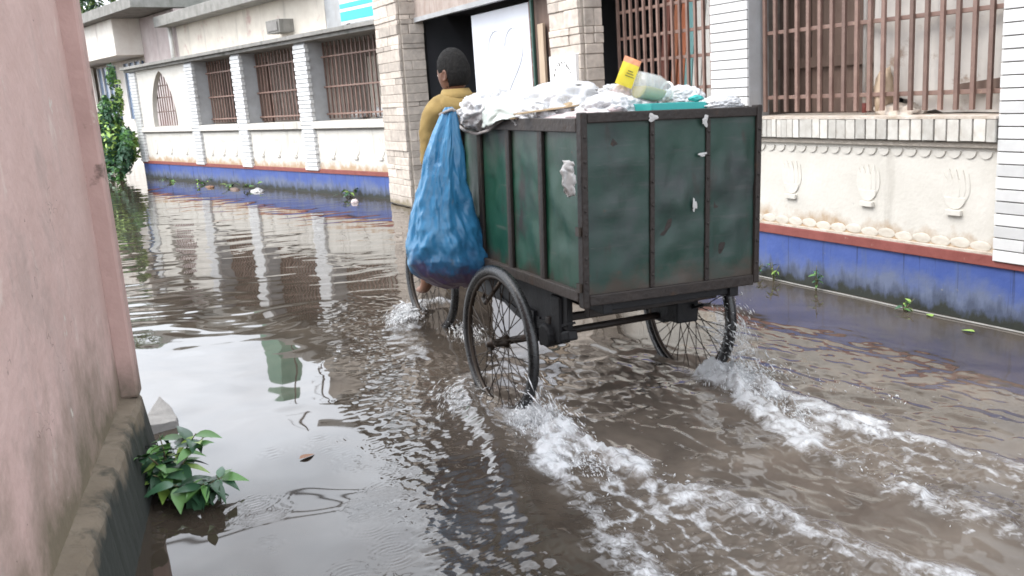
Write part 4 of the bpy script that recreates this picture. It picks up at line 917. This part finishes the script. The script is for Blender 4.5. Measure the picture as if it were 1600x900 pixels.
for k, (x, y, z, r_, mt, lb) in enumerate(((2.30,4.30,1.412,.026,'ink','black scrap lying on the grey translucent bag'),(2.42,4.02,1.437,.020,'ink','dark scrap on top of the largest white bag'),(2.47,3.93,1.408,.016,'ink','small dark scrap on the side of the largest white bag'),(2.20,4.56,1.405,.032,'heap','grey crumpled wrapper on the corner bag'),(2.66,3.86,1.375,.03,'orange','orange wrapper behind the clear jar'),(2.36,3.60,1.325,.035,'bag_pink','pink wrapper beside the tail gate'),(2.30,3.90,1.345,.04,'card','brown crumpled paper under the sloping bag'),(2.76,3.52,1.345,.03,'teal','teal scrap next to the drooping small bag'))):
    lumpy('litter_scrap', lb, 'scrap', (x, y, z), (r_, r_*.8, r_*.4), mat[mt], 80+k, .45, 2.0, 3, group='scraps lying among the bags', ridged=True)

# blue sack hung on the front left corner of the box
def sack():
    prof = [ # z, centre x, half width, half depth
        (1.372,1.985,.020,.018),(1.355,1.985,.034,.03),(1.31,1.978,.050,.046),(1.24,1.960,.070,.062),(1.14,1.940,.098,.082),(1.00,1.918,.125,.108),(.86,1.900,.152,.13),(.74,1.895,.188,.155),(.64,1.905,.220,.17),(.555,1.925,.232,.17),(.475,1.955,.208,.15),(.415,1.975,.150,.11),(.385,1.98,.085,.06),(.378,1.98,.02,.02)]
    n = 150; per = 11; V = []; F = []; rows = []
    for i in range(len(prof)-1):
        for k in range(per):
            t = k/per; rows.append([prof[i][q]*(1-t)+prof[i+1][q]*t for q in range(4)])
    rows.append(prof[-1])
    for j, (z, cx, hw, hd) in enumerate(rows):
        for k in range(n):
            a = 2*math.pi*k/n; f = max(0, (z-.378)/.98)
            fold = .34*(1-2*abs(math.sin(1.5*a+.9+.7*f)))*f**.7 + .20*(1-2*abs(math.sin(3.5*a+1.3*f+2.1)))*f**1.3
            ca, sa = math.cos(a), math.sin(a)
            def rg(v): return 1-2.6*abs(mnoise.noise(v))
            cr = .045*rg(Vector((ca*2.2, sa*2.2, z*1.8)))*(.3+f) + .060*rg(Vector((ca*2.8+z*3.0, sa*2.8, z*4.5+3))) + .034*rg(Vector((ca*5-z*6, sa*5, z*8+7))) + .022*rg(Vector((ca*12, sa*12, z*16)))
            low = .12*rg(Vector((ca*1.5, sa*1.5, z*6+4)))*(1-f)**2 + .06*mnoise.noise(Vector((ca*3.5, sa*3.5, z*14)))*(1-f)**2
            r_ = 1+fold*.55+cr*(1 if z < 1.34 else 0)+low
            V.append((cx+hw*r_*math.cos(a), 4.66+hd*r_*math.sin(a), z+.01*math.sin(3*a+2)*(f < .7)))
    for j in range(len(rows)-1): F += [(j*n+k, j*n+(k+1) % n, (j+1)*n+(k+1) % n, (j+1)*n+k) for k in range(n)]
    m = MB(); m.add(V, F); o = m.build('blue_sack', mat['sack'], None, True)
    tag(o, 'bulging blue plastic sack hanging from the front left corner of the refuse box', 'sack')
    m = MB(); m.tube([(1.95,4.64,1.345),(1.985,4.62,1.36),(2.02,4.64,1.345),(2.03,4.68,1.335),(1.985,4.70,1.34),(1.94,4.68,1.335)], .009, 8, True); m.build('tie', mat['rope'], o, True)
sack()

# the tricycle and its load were drawn a size too large: bring them to true size on the lane
SIZE, DRAWN, PLACE = .93, Vector(CART_LOC), Vector((1.86, 3.1555, .1015))
for o in [o for o in S.objects if o.parent is None and (o is ct or o.name.split('.')[0] in ('rope','refuse_heap','plastic_bag','paper_sheet','snack_packet','plastic_jar','plastic_tray','cardboard_strip','litter_scrap','blue_sack'))]:
    o.location = PLACE+SIZE*(o.location-DRAWN); o.scale = o.scale*SIZE

# ------------------------------------------------------------------ rider
def skin(name, chains, mt, parent, sub=2, root=0, wrinkle=0):
    """chains: lists of (x,y,z,rx,ry) sharing points by position"""
    V = []; E = []; rad = []; idx = {}
    for ch in chains:
        prev = None
        for (x, y, z, rx, ry) in ch:
            k = (round(x,4), round(y,4), round(z,4))
            if k not in idx: idx[k] = len(V); V.append((x,y,z)); rad.append((rx,ry))
            i = idx[k]
            if prev is not None: E.append((prev, i))
            prev = i
    me = bpy.data.meshes.new(name); me.from_pydata(V, E, []); o = bpy.data.objects.new(name, me); C.objects.link(o)
    sk = o.modifiers.new('skin', 'SKIN'); sk.use_smooth_shade = True
    sv = me.skin_vertices[0].data if me.skin_vertices else None
    if sv is None:
        bm = bmesh.new(); bm.from_mesh(me); bm.verts.layers.skin.verify(); bm.to_mesh(me); bm.free(); sv = me.skin_vertices[0].data
    for i, r_ in enumerate(rad): sv[i].radius = r_; sv[i].use_root = (i == root)
    ss = o.modifiers.new('sub', 'SUBSURF'); ss.levels = sub; ss.render_levels = sub
    dg = bpy.context.evaluated_depsgraph_get(); ne = bpy.data.meshes.new_from_object(o.evaluated_get(dg))
    bpy.data.objects.remove(o); ne.materials.clear(); ne.name = name
    if wrinkle:
        for v in ne.vertices:
            c_ = v.co; v.co = c_+v.normal*wrinkle*((1-2.6*abs(mnoise.noise(Vector((c_.x*9, c_.y*9+c_.z*4, c_.z*7)))))+.5*(1-2.6*abs(mnoise.noise(Vector((c_.x*20-c_.z*9, c_.y*20, c_.z*17))))))
    return put(name, ne, mt, parent, True)
RX, RY = 2.055, 4.70
rd = thing('person', 'rider in a mustard shirt with short dark hair, seen from behind above the box', 'person', (RX, RY, -.03), (0,0,R(-2)))
def hand(s, w, d):                   # fingers closed round the handlebar grip
    out = []; wx, wy, wz = w
    for k in range(4):
        ox = (k-1.5)*.021
        out.append([(wx, wy+.055, wz, .034, .018), (wx+ox, wy+.085, wz+.012, .0095, .0095), (wx+ox, wy+.112-.004*abs(k-1.3), wz+.002, .009, .009), (wx+ox, wy+.112, wz-.026, .0085, .0085), (wx+ox, wy+.088, wz-.034, .008, .008)])
    out.append([(wx, wy+.055, wz, .034, .018), (wx-s*.036, wy+.065, wz-.008, .011, .011), (wx-s*.040, wy+.09, wz-.024, .0095, .0095), (wx-s*.03, wy+.105, wz-.036, .0085, .0085)])
    return out
hip = (0,0,.88,.14,.12)
chains = [[hip,(0,.005,1.02,.13,.10),(0,.0,1.17,.145,.105),(0,-.005,1.32,.15,.10),(0,.0,1.405,.10,.075),(0,.015,1.46,.055,.055),(0,.03,1.505,.056,.06)]]
for s in (-1, 1):
    sh_ = (s*.150,.0,1.372,.055,.055); el = (s*.168,.035,1.12,.042,.042) if s < 0 else (.255,.03,1.14,.042,.042); wr = (-.125,.16,.975,.028,.026) if s < 0 else (.285,.115,.955,.028,.026)
    chains.append([(0,.0,1.405,.10,.075),(s*.09,-.003,1.40,.068,.062),sh_,((sh_[0]+el[0])/2+s*.008,.02,1.25,.05,.05),el,((el[0]+wr[0])/2,(el[1]+wr[1])/2,(el[2]+wr[2])/2,.037,.036),wr,(wr[0],wr[1]+.055,wr[2],.034,.018)])
    chains += hand(s, wr[:3], 1)
    kn = (s*.13,.40,.78 if s < 0 else .92,.062,.062); an = (s*.12,.42 if s < 0 else .18,.36 if s < 0 else .54,.040,.042)
    chains.append([hip,(s*.10,.06,.86,.095,.09),(s*.12,.24,.83 if s < 0 else .89,.08,.08),kn,(s*.125,(kn[1]+an[1])/2,(kn[2]+an[2])/2,.052,.055),an,(s*.12,an[1]+.07,an[2]-.055,.036,.03),(s*.12,an[1]+.16,an[2]-.065,.034,.018)])
body = skin('body', chains, mat['skin'], rd)
# head, turned a little to the left, modelled as a shaped skull with face
def head():
    bm = bmesh.new(); bmesh.ops.create_uvsphere(bm, u_segments=32, v_segments=24, radius=1)
    for v in bm.verts:
        x, y, z = v.co
        X = x*.076; Y = y*.095; Z = z*.122
        if z < 0:
            f = 1+.30*z*(1 if y > -.2 else .5); X *= f; Y = Y*(1+.12*z)+(.012*-z)
        if y > .55: Y *= .97
        # brow, nose, eye sockets, lips, chin
        if y > .3:
            Y += .020*math.exp(-((x/.16)**2+((z+.22)/.17)**2))
            Y += .006*math.exp(-((x/.5)**2+((z-.16)/.10)**2))
            for s in (-1,1): Y -= .009*math.exp(-(((x-s*.38)/.16)**2+((z-.0)/.10)**2))
            Y += .007*math.exp(-((x/.25)**2+((z+.52)/.07)**2))+.008*math.exp(-((x/.28)**2+((z+.85)/.14)**2))
        if y < -.3: Y -= .006*math.exp(-((z-.1)/.5)**2)
        v.co = (X, Y, Z)
    me = bpy.data.meshes.new('head'); bm.to_mesh(me); bm.free()
    h = put('head', me, mat['skin'], rd, True, loc=(0,.03,1.578), rot=(R(-4),0,R(26)))
    for s in (-1, 1):
        m = MB(); V = []; F = []
        n = 14
        for i, (rr_, dx) in enumerate(((.0,.004),(.55,.001),(.85,.008),(1.0,.002),(.9,-.010),(.5,-.02))):
            for k in range(n):
                a = 2*math.pi*k/n; V.append((s*(.077+dx), -.005+.019*rr_*math.cos(a)-.004*math.sin(a)*rr_, -.012+.032*rr_*math.sin(a)*(1.05 if math.sin(a) > 0 else .9)))
        for i in range(5): F += [(i*n+k, i*n+(k+1) % n, (i+1)*n+(k+1) % n, (i+1)*n+k) for k in range(n)]
        m.add(V, F); m.build('ear', mat['skin'], h, True)
        lumpy('eye', None, None, (s*.030,.074,.0), (.013,.011,.010), mat['pipe'], 1, 0, 1, 2, parent=h)
        lumpy('pupil', None, None, (s*.030,.0825,.0), (.0055,.0035,.0055), mat['ink'], 1, 0, 1, 2, parent=h)
    bm = bmesh.new(); bmesh.ops.create_icosphere(bm, subdivisions=5, radius=1); kill = []
    for v in bm.verts:
        x, y, z = v.co; n_ = mnoise.noise(v.co*7)*.016+mnoise.noise(v.co*22)*.022
        hl = -.62 if y < 0 else -.62+1.15*min(1, y/.75)       # hairline: low at the nape, high at the forehead
        if abs(x) > .80 and -.22 < y < .35: hl = max(hl, .04)
        k = .93+(.145+n_)*min(1, max(0, (z-hl)/.16))**.5
        X, Y, Z = x*.076*k, y*.095*k, z*.122*k
        if z < 0: Y = Y*(1+.12*z)+.012*-z; X *= 1+.16*z
        if y < -.3: Y -= .006
        if z > .3: Z += .012*(z-.3)
        v.co = (X, Y, Z)
    me = bpy.data.meshes.new('hair'); bm.to_mesh(me); bm.free(); put('hair', me, mat['hair'], h, True)
head()
sc = [[(0,0,.90,.165,.135),(0,.0,1.04,.165,.128),(0,-.008,1.20,.165,.130),(0,-.012,1.33,.165,.120),(0,-.004,1.405,.125,.092)]]
for s in (-1, 1):
    sc.append([(0,-.004,1.405,.125,.092),(s*.095,-.008,1.395,.088,.078),(s*.142,.0,1.362,.072,.072),(s*(.165 if s < 0 else .21),.022,1.25,.062,.062),(s*(.170 if s < 0 else .256),.035,1.135,.055,.055),(s*(.160 if s < 0 else .265),.06,1.09,.052,.052)])
shirt = skin('shirt', sc, mat['shirt'], rd, 3, wrinkle=.009)
V = []; F = []; n = 32                                          # turned-down collar
for i, (r_, z, dy) in enumerate(((.064,1.425,.0),(.066,1.49,.008),(.072,1.497,.006),(.094,1.452,-.004),(.092,1.445,-.002))):
    for k in range(n):
        a = 2*math.pi*k/n; V.append((r_*1.05*math.cos(a), .008+dy+r_*math.sin(a)*1.02, z-.018*max(0, math.sin(a))))
for i in range(4): F += [(i*n+k, i*n+(k+1) % n, (i+1)*n+(k+1) % n, (i+1)*n+k) for k in range(n)]
m = MB(); m.add(V, F); m.build('collar', mat['shirt'], shirt, True)
m = MB(); m.bar((-.055,-.134,1.33),(-.055,-.140,1.24), .006, .006); m.build('back_pleat', mat['shirt_dark'], shirt)
tc_ = [[(0,0,.93,.16,.135),(0,.01,.86,.15,.125)]]
for s in (-1, 1):
    kn = (s*.13,.40,.78 if s < 0 else .92,.080,.080); an = (s*.12,.42 if s < 0 else .18,.36 if s < 0 else .54)
    tc_.append([(0,.01,.86,.15,.125),(s*.10,.06,.855,.115,.11),(s*.12,.24,.83 if s < 0 else .89,.098,.098),kn,(s*.125,(kn[1]+an[1])/2,(kn[2]+an[2])/2,.07,.072),(s*.12,an[1]+.0,an[2]+.06,.060,.062)])
skin('trousers', tc_, mat['trousers'], rd, 3, wrinkle=.007)

# ------------------------------------------------------------------ plants
def leaf_mesh(L_, W_, fold=.25, droop=.3):
    V = []; F = []; n = 6
    for i in range(n+1):
        t = i/n; w = W_/2*math.sin(math.pi*min(1, t**.75))*(1-.15*t)+.0004; y = L_*t; z = -droop*L_*t*t
        V += [(-w, y, z+fold*w), (0, y, z), (w, y, z+fold*w)]
    for i in range(n): a = 3*i; F += [(a, a+1, a+4, a+3), (a+1, a+2, a+5, a+4)]
    m = MB(); m.V, m.F = V, F; me = bpy.data.meshes.new('leaf'); me.from_pydata(V, [], F)
    me.polygons.foreach_set('use_smooth', [True]*len(me.polygons)); return me
def leaf_variants(mt, L_, W_, **k):
    me = leaf_mesh(L_, W_, **k); me.materials.append(mt); return me
BIG = [leaf_variants(mat[k], .115, .052) for k in ('leaf_dark','leaf_dark','leaf','leaf','leaf_lime')] + [leaf_variants(mat['leaf_dark'], .09, .045, droop=.8)]
SMALL = [leaf_variants(mat[k], .05, .022) for k in ('leaf','leaf_lime','leaf_dark')]
def herb(name, label, base_, stems, leaves, leafset, spread, height, group=None, seed=1, cat='plant', lean=(0,0)):
    rnd = random.Random(seed); t = thing(name, label, cat, base_, group=group); tips = []
    for s in range(stems):
        a = rnd.uniform(0, 6.28); sp = spread*rnd.uniform(.4, 1); h = height*rnd.uniform(.6, 1.05)
        P_ = [Vector((math.cos(a)*sp*q**1.4+lean[0]*q, math.sin(a)*sp*q**1.4+lean[1]*q, h*(q-.25*q*q)/.75-.02)) for q in (0,.25,.5,.75,1)]
        m = MB(); m.tube(P_, [.0045,.004,.0035,.003,.002], 5); m.build('stem', mat['stem'], t, True); tips.append(P_)
    for k in range(leaves):
        P_ = tips[k % stems]; q = rnd.uniform(.35, 1)*4; i = min(3, int(q)); p = P_[i].lerp(P_[i+1], q-i)
        o = put('leaf', rnd.choice(leafset), None, t, loc=p, rot=(R(rnd.uniform(-25, 35)), R(rnd.uniform(-25,25)), rnd.uniform(0, 6.28)))
        sc_ = rnd.uniform(.65, 1.15); o.scale = (sc_, sc_, sc_)
    return t
herb('broadleaf_plant', 'dark broad-leaved plant growing from the water against the mossy plinth', (.24,3.62,0), 9, 95, BIG, .15, .22, seed=5, lean=(.02,.0))
herb('broadleaf_plant', 'lower drooping half of leafy plant leaning out over the water', (.30,3.45,0), 8, 65, BIG[1:3]+BIG[5:], .13, .13, seed=9, lean=(.06,.0))
herb('broadleaf_plant', 'small leafy sprout at the far end of the mossy plinth', (.235,3.82,0), 3, 9, BIG[1:5], .06, .16, seed=12)
for k, (x, y, n, h, lb) in enumerate(((4.44,5.02,8,.12,'small green weed at the wall foot right beside the box'),(4.44,4.84,10,.16,'spindly weed at the blue wall foot under the left lotus'),(4.42,4.42,16,.20,'tallest weed on the blue base below the left and middle lotus'),(4.41,3.70,9,.09,'small bright weed at the water line below the right lotus'),(4.43,5.5,8,.14,'weed at the wall foot half hidden behind the tricycle box'))):
    herb('wall_weed', lb, (x, y, 0), 3, n, SMALL, .06, h, 'weeds along the blue wall', 20+k)
# weeds and scum along the far wall
for k, (s_, x_, n, h, lb) in enumerate(((.7,-.14,22,.16,'weed tuft at the far wall foot next to the gate pillar'),(4.1,-.22,20,.14,'weed tuft by floating rubbish under the second far pillar'),(5.0,-.25,16,.12,'low weed tuft under the middle of the far wall'),(6.4,-.2,18,.14,'weed tuft near the third far pillar'),(7.9,-.3,20,.12,'weed tuft under the pointed arch'))):
    herb('wall_weed', lb, FW(x_, s_, 0), 4, n, [leaf_variants(mat[q], .11, .05) for q in ('leaf','leaf_lime','leaf_dark')], .22, h, 'weeds along the far wall', 40+k)
for k, (s_, x_, sc_, mt, lb) in enumerate(((3.6,-.35,(.10,.22,.05),'bag_grey','grey-white rubbish bag floating by the far wall'),(4.4,-.4,(.07,.30,.04),'wood','dark branch debris floating by the far wall'),(5.6,-.38,(.07,.2,.03),'leaf_brown','brown leaf clot floating by the far wall'),(.1,-.45,(.05,.05,.05),'bag_pink','small pale lump floating near the gate pillar'))):
    lumpy('floating_rubbish', lb, 'rubbish', FW(x_, s_, .0), sc_, mat[mt], 60+k, .35, 2, group='rubbish floating by the far wall')
for k, (x, y, mt, lb) in enumerate(((.745,3.62,'leaf_brown','single brown leaf floating on the calm water'),(4.40,3.50,'leaf_lime','pale green leaf floating by the blue wall'),(4.30,3.15,'leaf_lime','pale leaf floating nearest the right edge'))):
    o = put('floating_leaf', leaf_variants(mat[mt], .075, .04, droop=.05), None, loc=(x, y, .006), rot=(0,0,R(-70+40*k))); tag(o, lb, 'leaf')
# thin line of scum along the near wall
def scum():
    V = []; F = []; n = 90
    for i in range(n+1):
        y = 1.4+5.4*i/n; w = .002+.004*abs(mnoise.noise(Vector((y*4, 0, 0)))); x = 4.455+.02*mnoise.noise(Vector((y*1.5, 2, 0))); z = .006
        V += [(x-w, y, z-.004), (x, y, z+.004), (x+w, y, z-.004)]
    for i in range(n): a = 3*i; F += [(a, a+1, a+4, a+3), (a+1, a+2, a+5, a+4)]
    m = MB(); m.add(V, F); tag(m.build('scum_line', mat['concrete'], None, True), 'thin pale scum line floating along the blue wall foot', 'scum', kind='stuff')
scum()
def foliage(name, c, r, n, size, mts, parent, seed, clumps=14):
    """leaf clumps spread through a crown volume, one mesh"""
    g = np.random.default_rng(seed); V = []; F = []; cl = g.normal(0, .55, (clumps, 3)); cl = cl/np.maximum(1, np.linalg.norm(cl, axis=1)/.85)[:, None]; rc = g.uniform(.25, .5, clumps)
    mi = []
    for i in range(n):
        k = g.integers(clumps); d = g.normal(0, 1, 3); d /= np.linalg.norm(d); p = (cl[k]+d*rc[k]*g.uniform(.5, 1)**.5)*np.array(r)+np.array(c)
        nn = Vector(d+g.normal(0, .5, 3)); nn.normalize(); a = nn.orthogonal().normalized(); a.rotate(Matrix.Rotation(g.uniform(0, 6.28), 3, nn)); b = nn.cross(a); s_ = size*g.uniform(.6, 1.3); P0 = Vector(p)
        q = len(V); V += [P0-a*s_, P0-b*s_*.42+nn*s_*.08, P0+a*s_, P0+b*s_*.42+nn*s_*.08]; F.append((q, q+1, q+2, q+3)); mi.append((k+int(g.integers(0, 3) == 0)) % len(mts))
    me = bpy.data.meshes.new(name); me.from_pydata([tuple(v) for v in V], [], F)
    for mt in mts: me.materials.append(mt)
    me.polygons.foreach_set('material_index', mi); me.polygons.foreach_set('use_smooth', [False]*len(F))
    o = bpy.data.objects.new(name, me); C.objects.link(o); o.parent = parent; return o
bu = thing('bush', 'leafy green bush climbing the far corner pillar beside the pink wall', 'bush', FW(-.42, 10.75, 0))
foliage('crown', (-.05,.1,.80), (.46,.75,.95), 4600, .075, [mat['leaf'], mat['leaf_dark'], mat['leaf_dark'], mat['leaf_lime']], bu, 3, 22)
foliage('vine', (.12,-.05,1.75), (.15,.20,.70), 700, .06, [mat['leaf'], mat['leaf_dark'], mat['leaf_lime']], bu, 4, 9)
m = MB()
for k in range(7): a = k*.9; m.tube([(0,0,-.1),(math.cos(a)*.1,math.sin(a)*.1,.5),(math.cos(a)*.22,math.sin(a)*.25,1.1)], [.02,.014,.006], 6)
m.build('stem', mat['bark'], bu, True)
for k, (x, y, z, r_, lb) in enumerate(((3.5,40,5.6,(2.6,2.2,1.8),'broad green tree rising behind the whitewashed house'),(6.8,38,5.2,(2.2,2.0,1.5),'darker tree behind the roof slab right of the first tree'),(-1.0,43,5.8,(2.4,2.4,2.2),'tree at the far left behind the lane end'))):
    t = thing('tree', lb, 'tree', (x, y, 0), group='trees behind the houses')
    m = MB(); m.tube([(0,0,-.2),(.05,0,1.5),(0,.1,3.2),(.1,.1,z)], [.22,.18,.14,.05], 9)
    for q in range(7): a = q*.9; m.tube([(0,.05,2.6+.25*q),(math.cos(a)*r_[0]*.4,math.sin(a)*r_[1]*.4,3.4+.25*q),(math.cos(a)*r_[0]*.75,math.sin(a)*r_[1]*.7,z+.3*math.sin(q))], [.08,.05,.015], 6)
    m.build('trunk', mat['bark'], t, True)
    foliage('crown', (0,0,z), r_, 5200, .14, [mat['leaf'], mat['leaf_dark'], mat['leaf_lime'] if k == 0 else mat['leaf']], t, 70+k, 34)
# overhead wires and their pole across the lane (they show only in the water)
up_ = thing('utility_pole', 'concrete utility pole behind the pink wall, outside the view', 'pole', (-5.5, 10.0, 0))
m = MB(); m.tube([(0,0,-.3),(0,0,5.6)], [.14,.09], 12); m.build('post', mat['concrete'], up_, True); m = MB(); m.bar((-.6,0,4.7),(.6,0,4.7), .08); m.build('cross_arm', mat['wood'], up_)
for k, (z, y, zz, lb) in enumerate(((3.35,9.45,3.05,'lowest'),(3.55,9.6,3.20,'middle'),(4.6,9.6,4.15,'uppermost'))):
    a, b = Vector((-5.5,10.0,z)), Vector((4.55,y,zz)); m = MB(); m.tube([a.lerp(b, q/24)-Vector((0,0,.32*4*(q/24)*(1-q/24))) for q in range(25)], .013, 6); tag(m.build('overhead_wire', mat['black'], None, True), lb+' of three overhead wires crossing the lane, mirrored in the water', 'wire', 'overhead wires')

# ------------------------------------------------------------------ splashes
def spray(name, label, emitters, mt, seed):
    g = np.random.default_rng(seed); V = []; F = []
    oc = np.array([(1,0,0),(-1,0,0),(0,1,0),(0,-1,0),(0,0,1),(0,0,-1)], float); of = [(0,2,4),(2,1,4),(1,3,4),(3,0,4),(2,0,5),(1,2,5),(3,1,5),(0,3,5)]
    for (p0, p1, v0, sv, n, tmax, size, stretch) in emitters:
        p0, p1, v0 = map(np.array, (p0, p1, v0))
        for _ in range(n):
            u = g.uniform(); s = p0*(1-u)+p1*u+np.array([g.normal(0, .045), g.normal(0, .04), 0]); v = v0*g.uniform(.45, 1.15)+g.normal(0, sv, 3); t = g.uniform(0, 1)**1.2*tmax
            p = s+v*t+np.array([0,0,-4.9*t*t]); vel = v+np.array([0,0,-9.8*t])
            if p[2] < 0.004: p[2] = g.uniform(.0, .015)
            d = vel/max(.2, np.linalg.norm(vel)); a = np.cross(d, [.3,.2,.9]); a /= np.linalg.norm(a); b = np.cross(d, a)
            sz = size*g.lognormal(0, .45); st = sz*g.uniform(1, stretch)
            M3 = np.stack([a*sz*.5, b*sz*.5, d*st]); q = len(V); V += [tuple(x) for x in (oc @ M3 + p)]; F += [tuple(i+q for i in f) for f in of]
    me = bpy.data.meshes.new(name); me.from_pydata(V, [], F); me.polygons.foreach_set('use_smooth', [True]*len(F))
    o = put(name, me, mt); return tag(o, label, 'splash', kind='stuff')
spray('wheel_splash', 'white splash and drops thrown back by the near rear wheel', [
    ((1.75,3.52,.02),(1.73,3.30,.02),(-.02,-.8,.95),.24,1500,.26,.0034,4),
    ((1.76,3.50,.01),(1.66,2.80,.01),(.05,-.5,.45),.24,1300,.14,.0036,3),
    ((1.70,4.08,.03),(1.60,3.70,.02),(-.65,.10,.40),.15,420,.17,.0034,5),
    ((1.75,3.42,.08),(1.75,3.44,.22),(0,-.75,.1),.12,160,.22,.0032,7)], mat['splash'], 1)
spray('wheel_splash', 'white splash and drops thrown back by the far rear wheel', [
    ((2.78,3.45,.02),(2.78,3.20,.02),(.05,-.7,1.0),.26,1500,.26,.0034,4),
    ((2.80,3.40,.01),(2.66,2.75,.01),(.05,-.45,.45),.26,1200,.14,.0036,3),
    ((2.80,3.36,.12),(2.80,3.42,.42),(.30,-.50,.30),.16,320,.22,.0034,6)], mat['splash'], 2)
spray('wheel_splash', 'splash curling off the front wheel below the blue sack', [
    ((2.10,5.85,.03),(1.92,5.45,.03),(-.50,-.1,.55),.2,1300,.20,.0044,4),
    ((2.14,5.2,.02),(2.12,4.9,.02),(-.1,-.7,.5),.2,320,.22,.0045,4)], mat['splash'], 3)
spray('wake_drops', 'loose drops and flecks scattered over the wakes behind the cart', [
    ((1.62,3.0,.01),(1.42,1.9,.01),(0,-.2,.25),.25,50,.09,.0030,2), ((1.80,2.9,.01),(2.0,1.9,.01),(0,-.2,.25),.25,50,.09,.0030,2),
    ((2.55,2.7,.01),(2.45,1.8,.01),(0,-.2,.25),.25,50,.09,.0030,2), ((2.8,2.8,.01),(2.95,1.7,.01),(0,-.2,.25),.25,50,.09,.0030,2),
    ((3.0,3.4,.01),(3.2,2.6,.01),(0,-.2,.25),.3,70,.09,.003,2)], mat['splash'], 4)
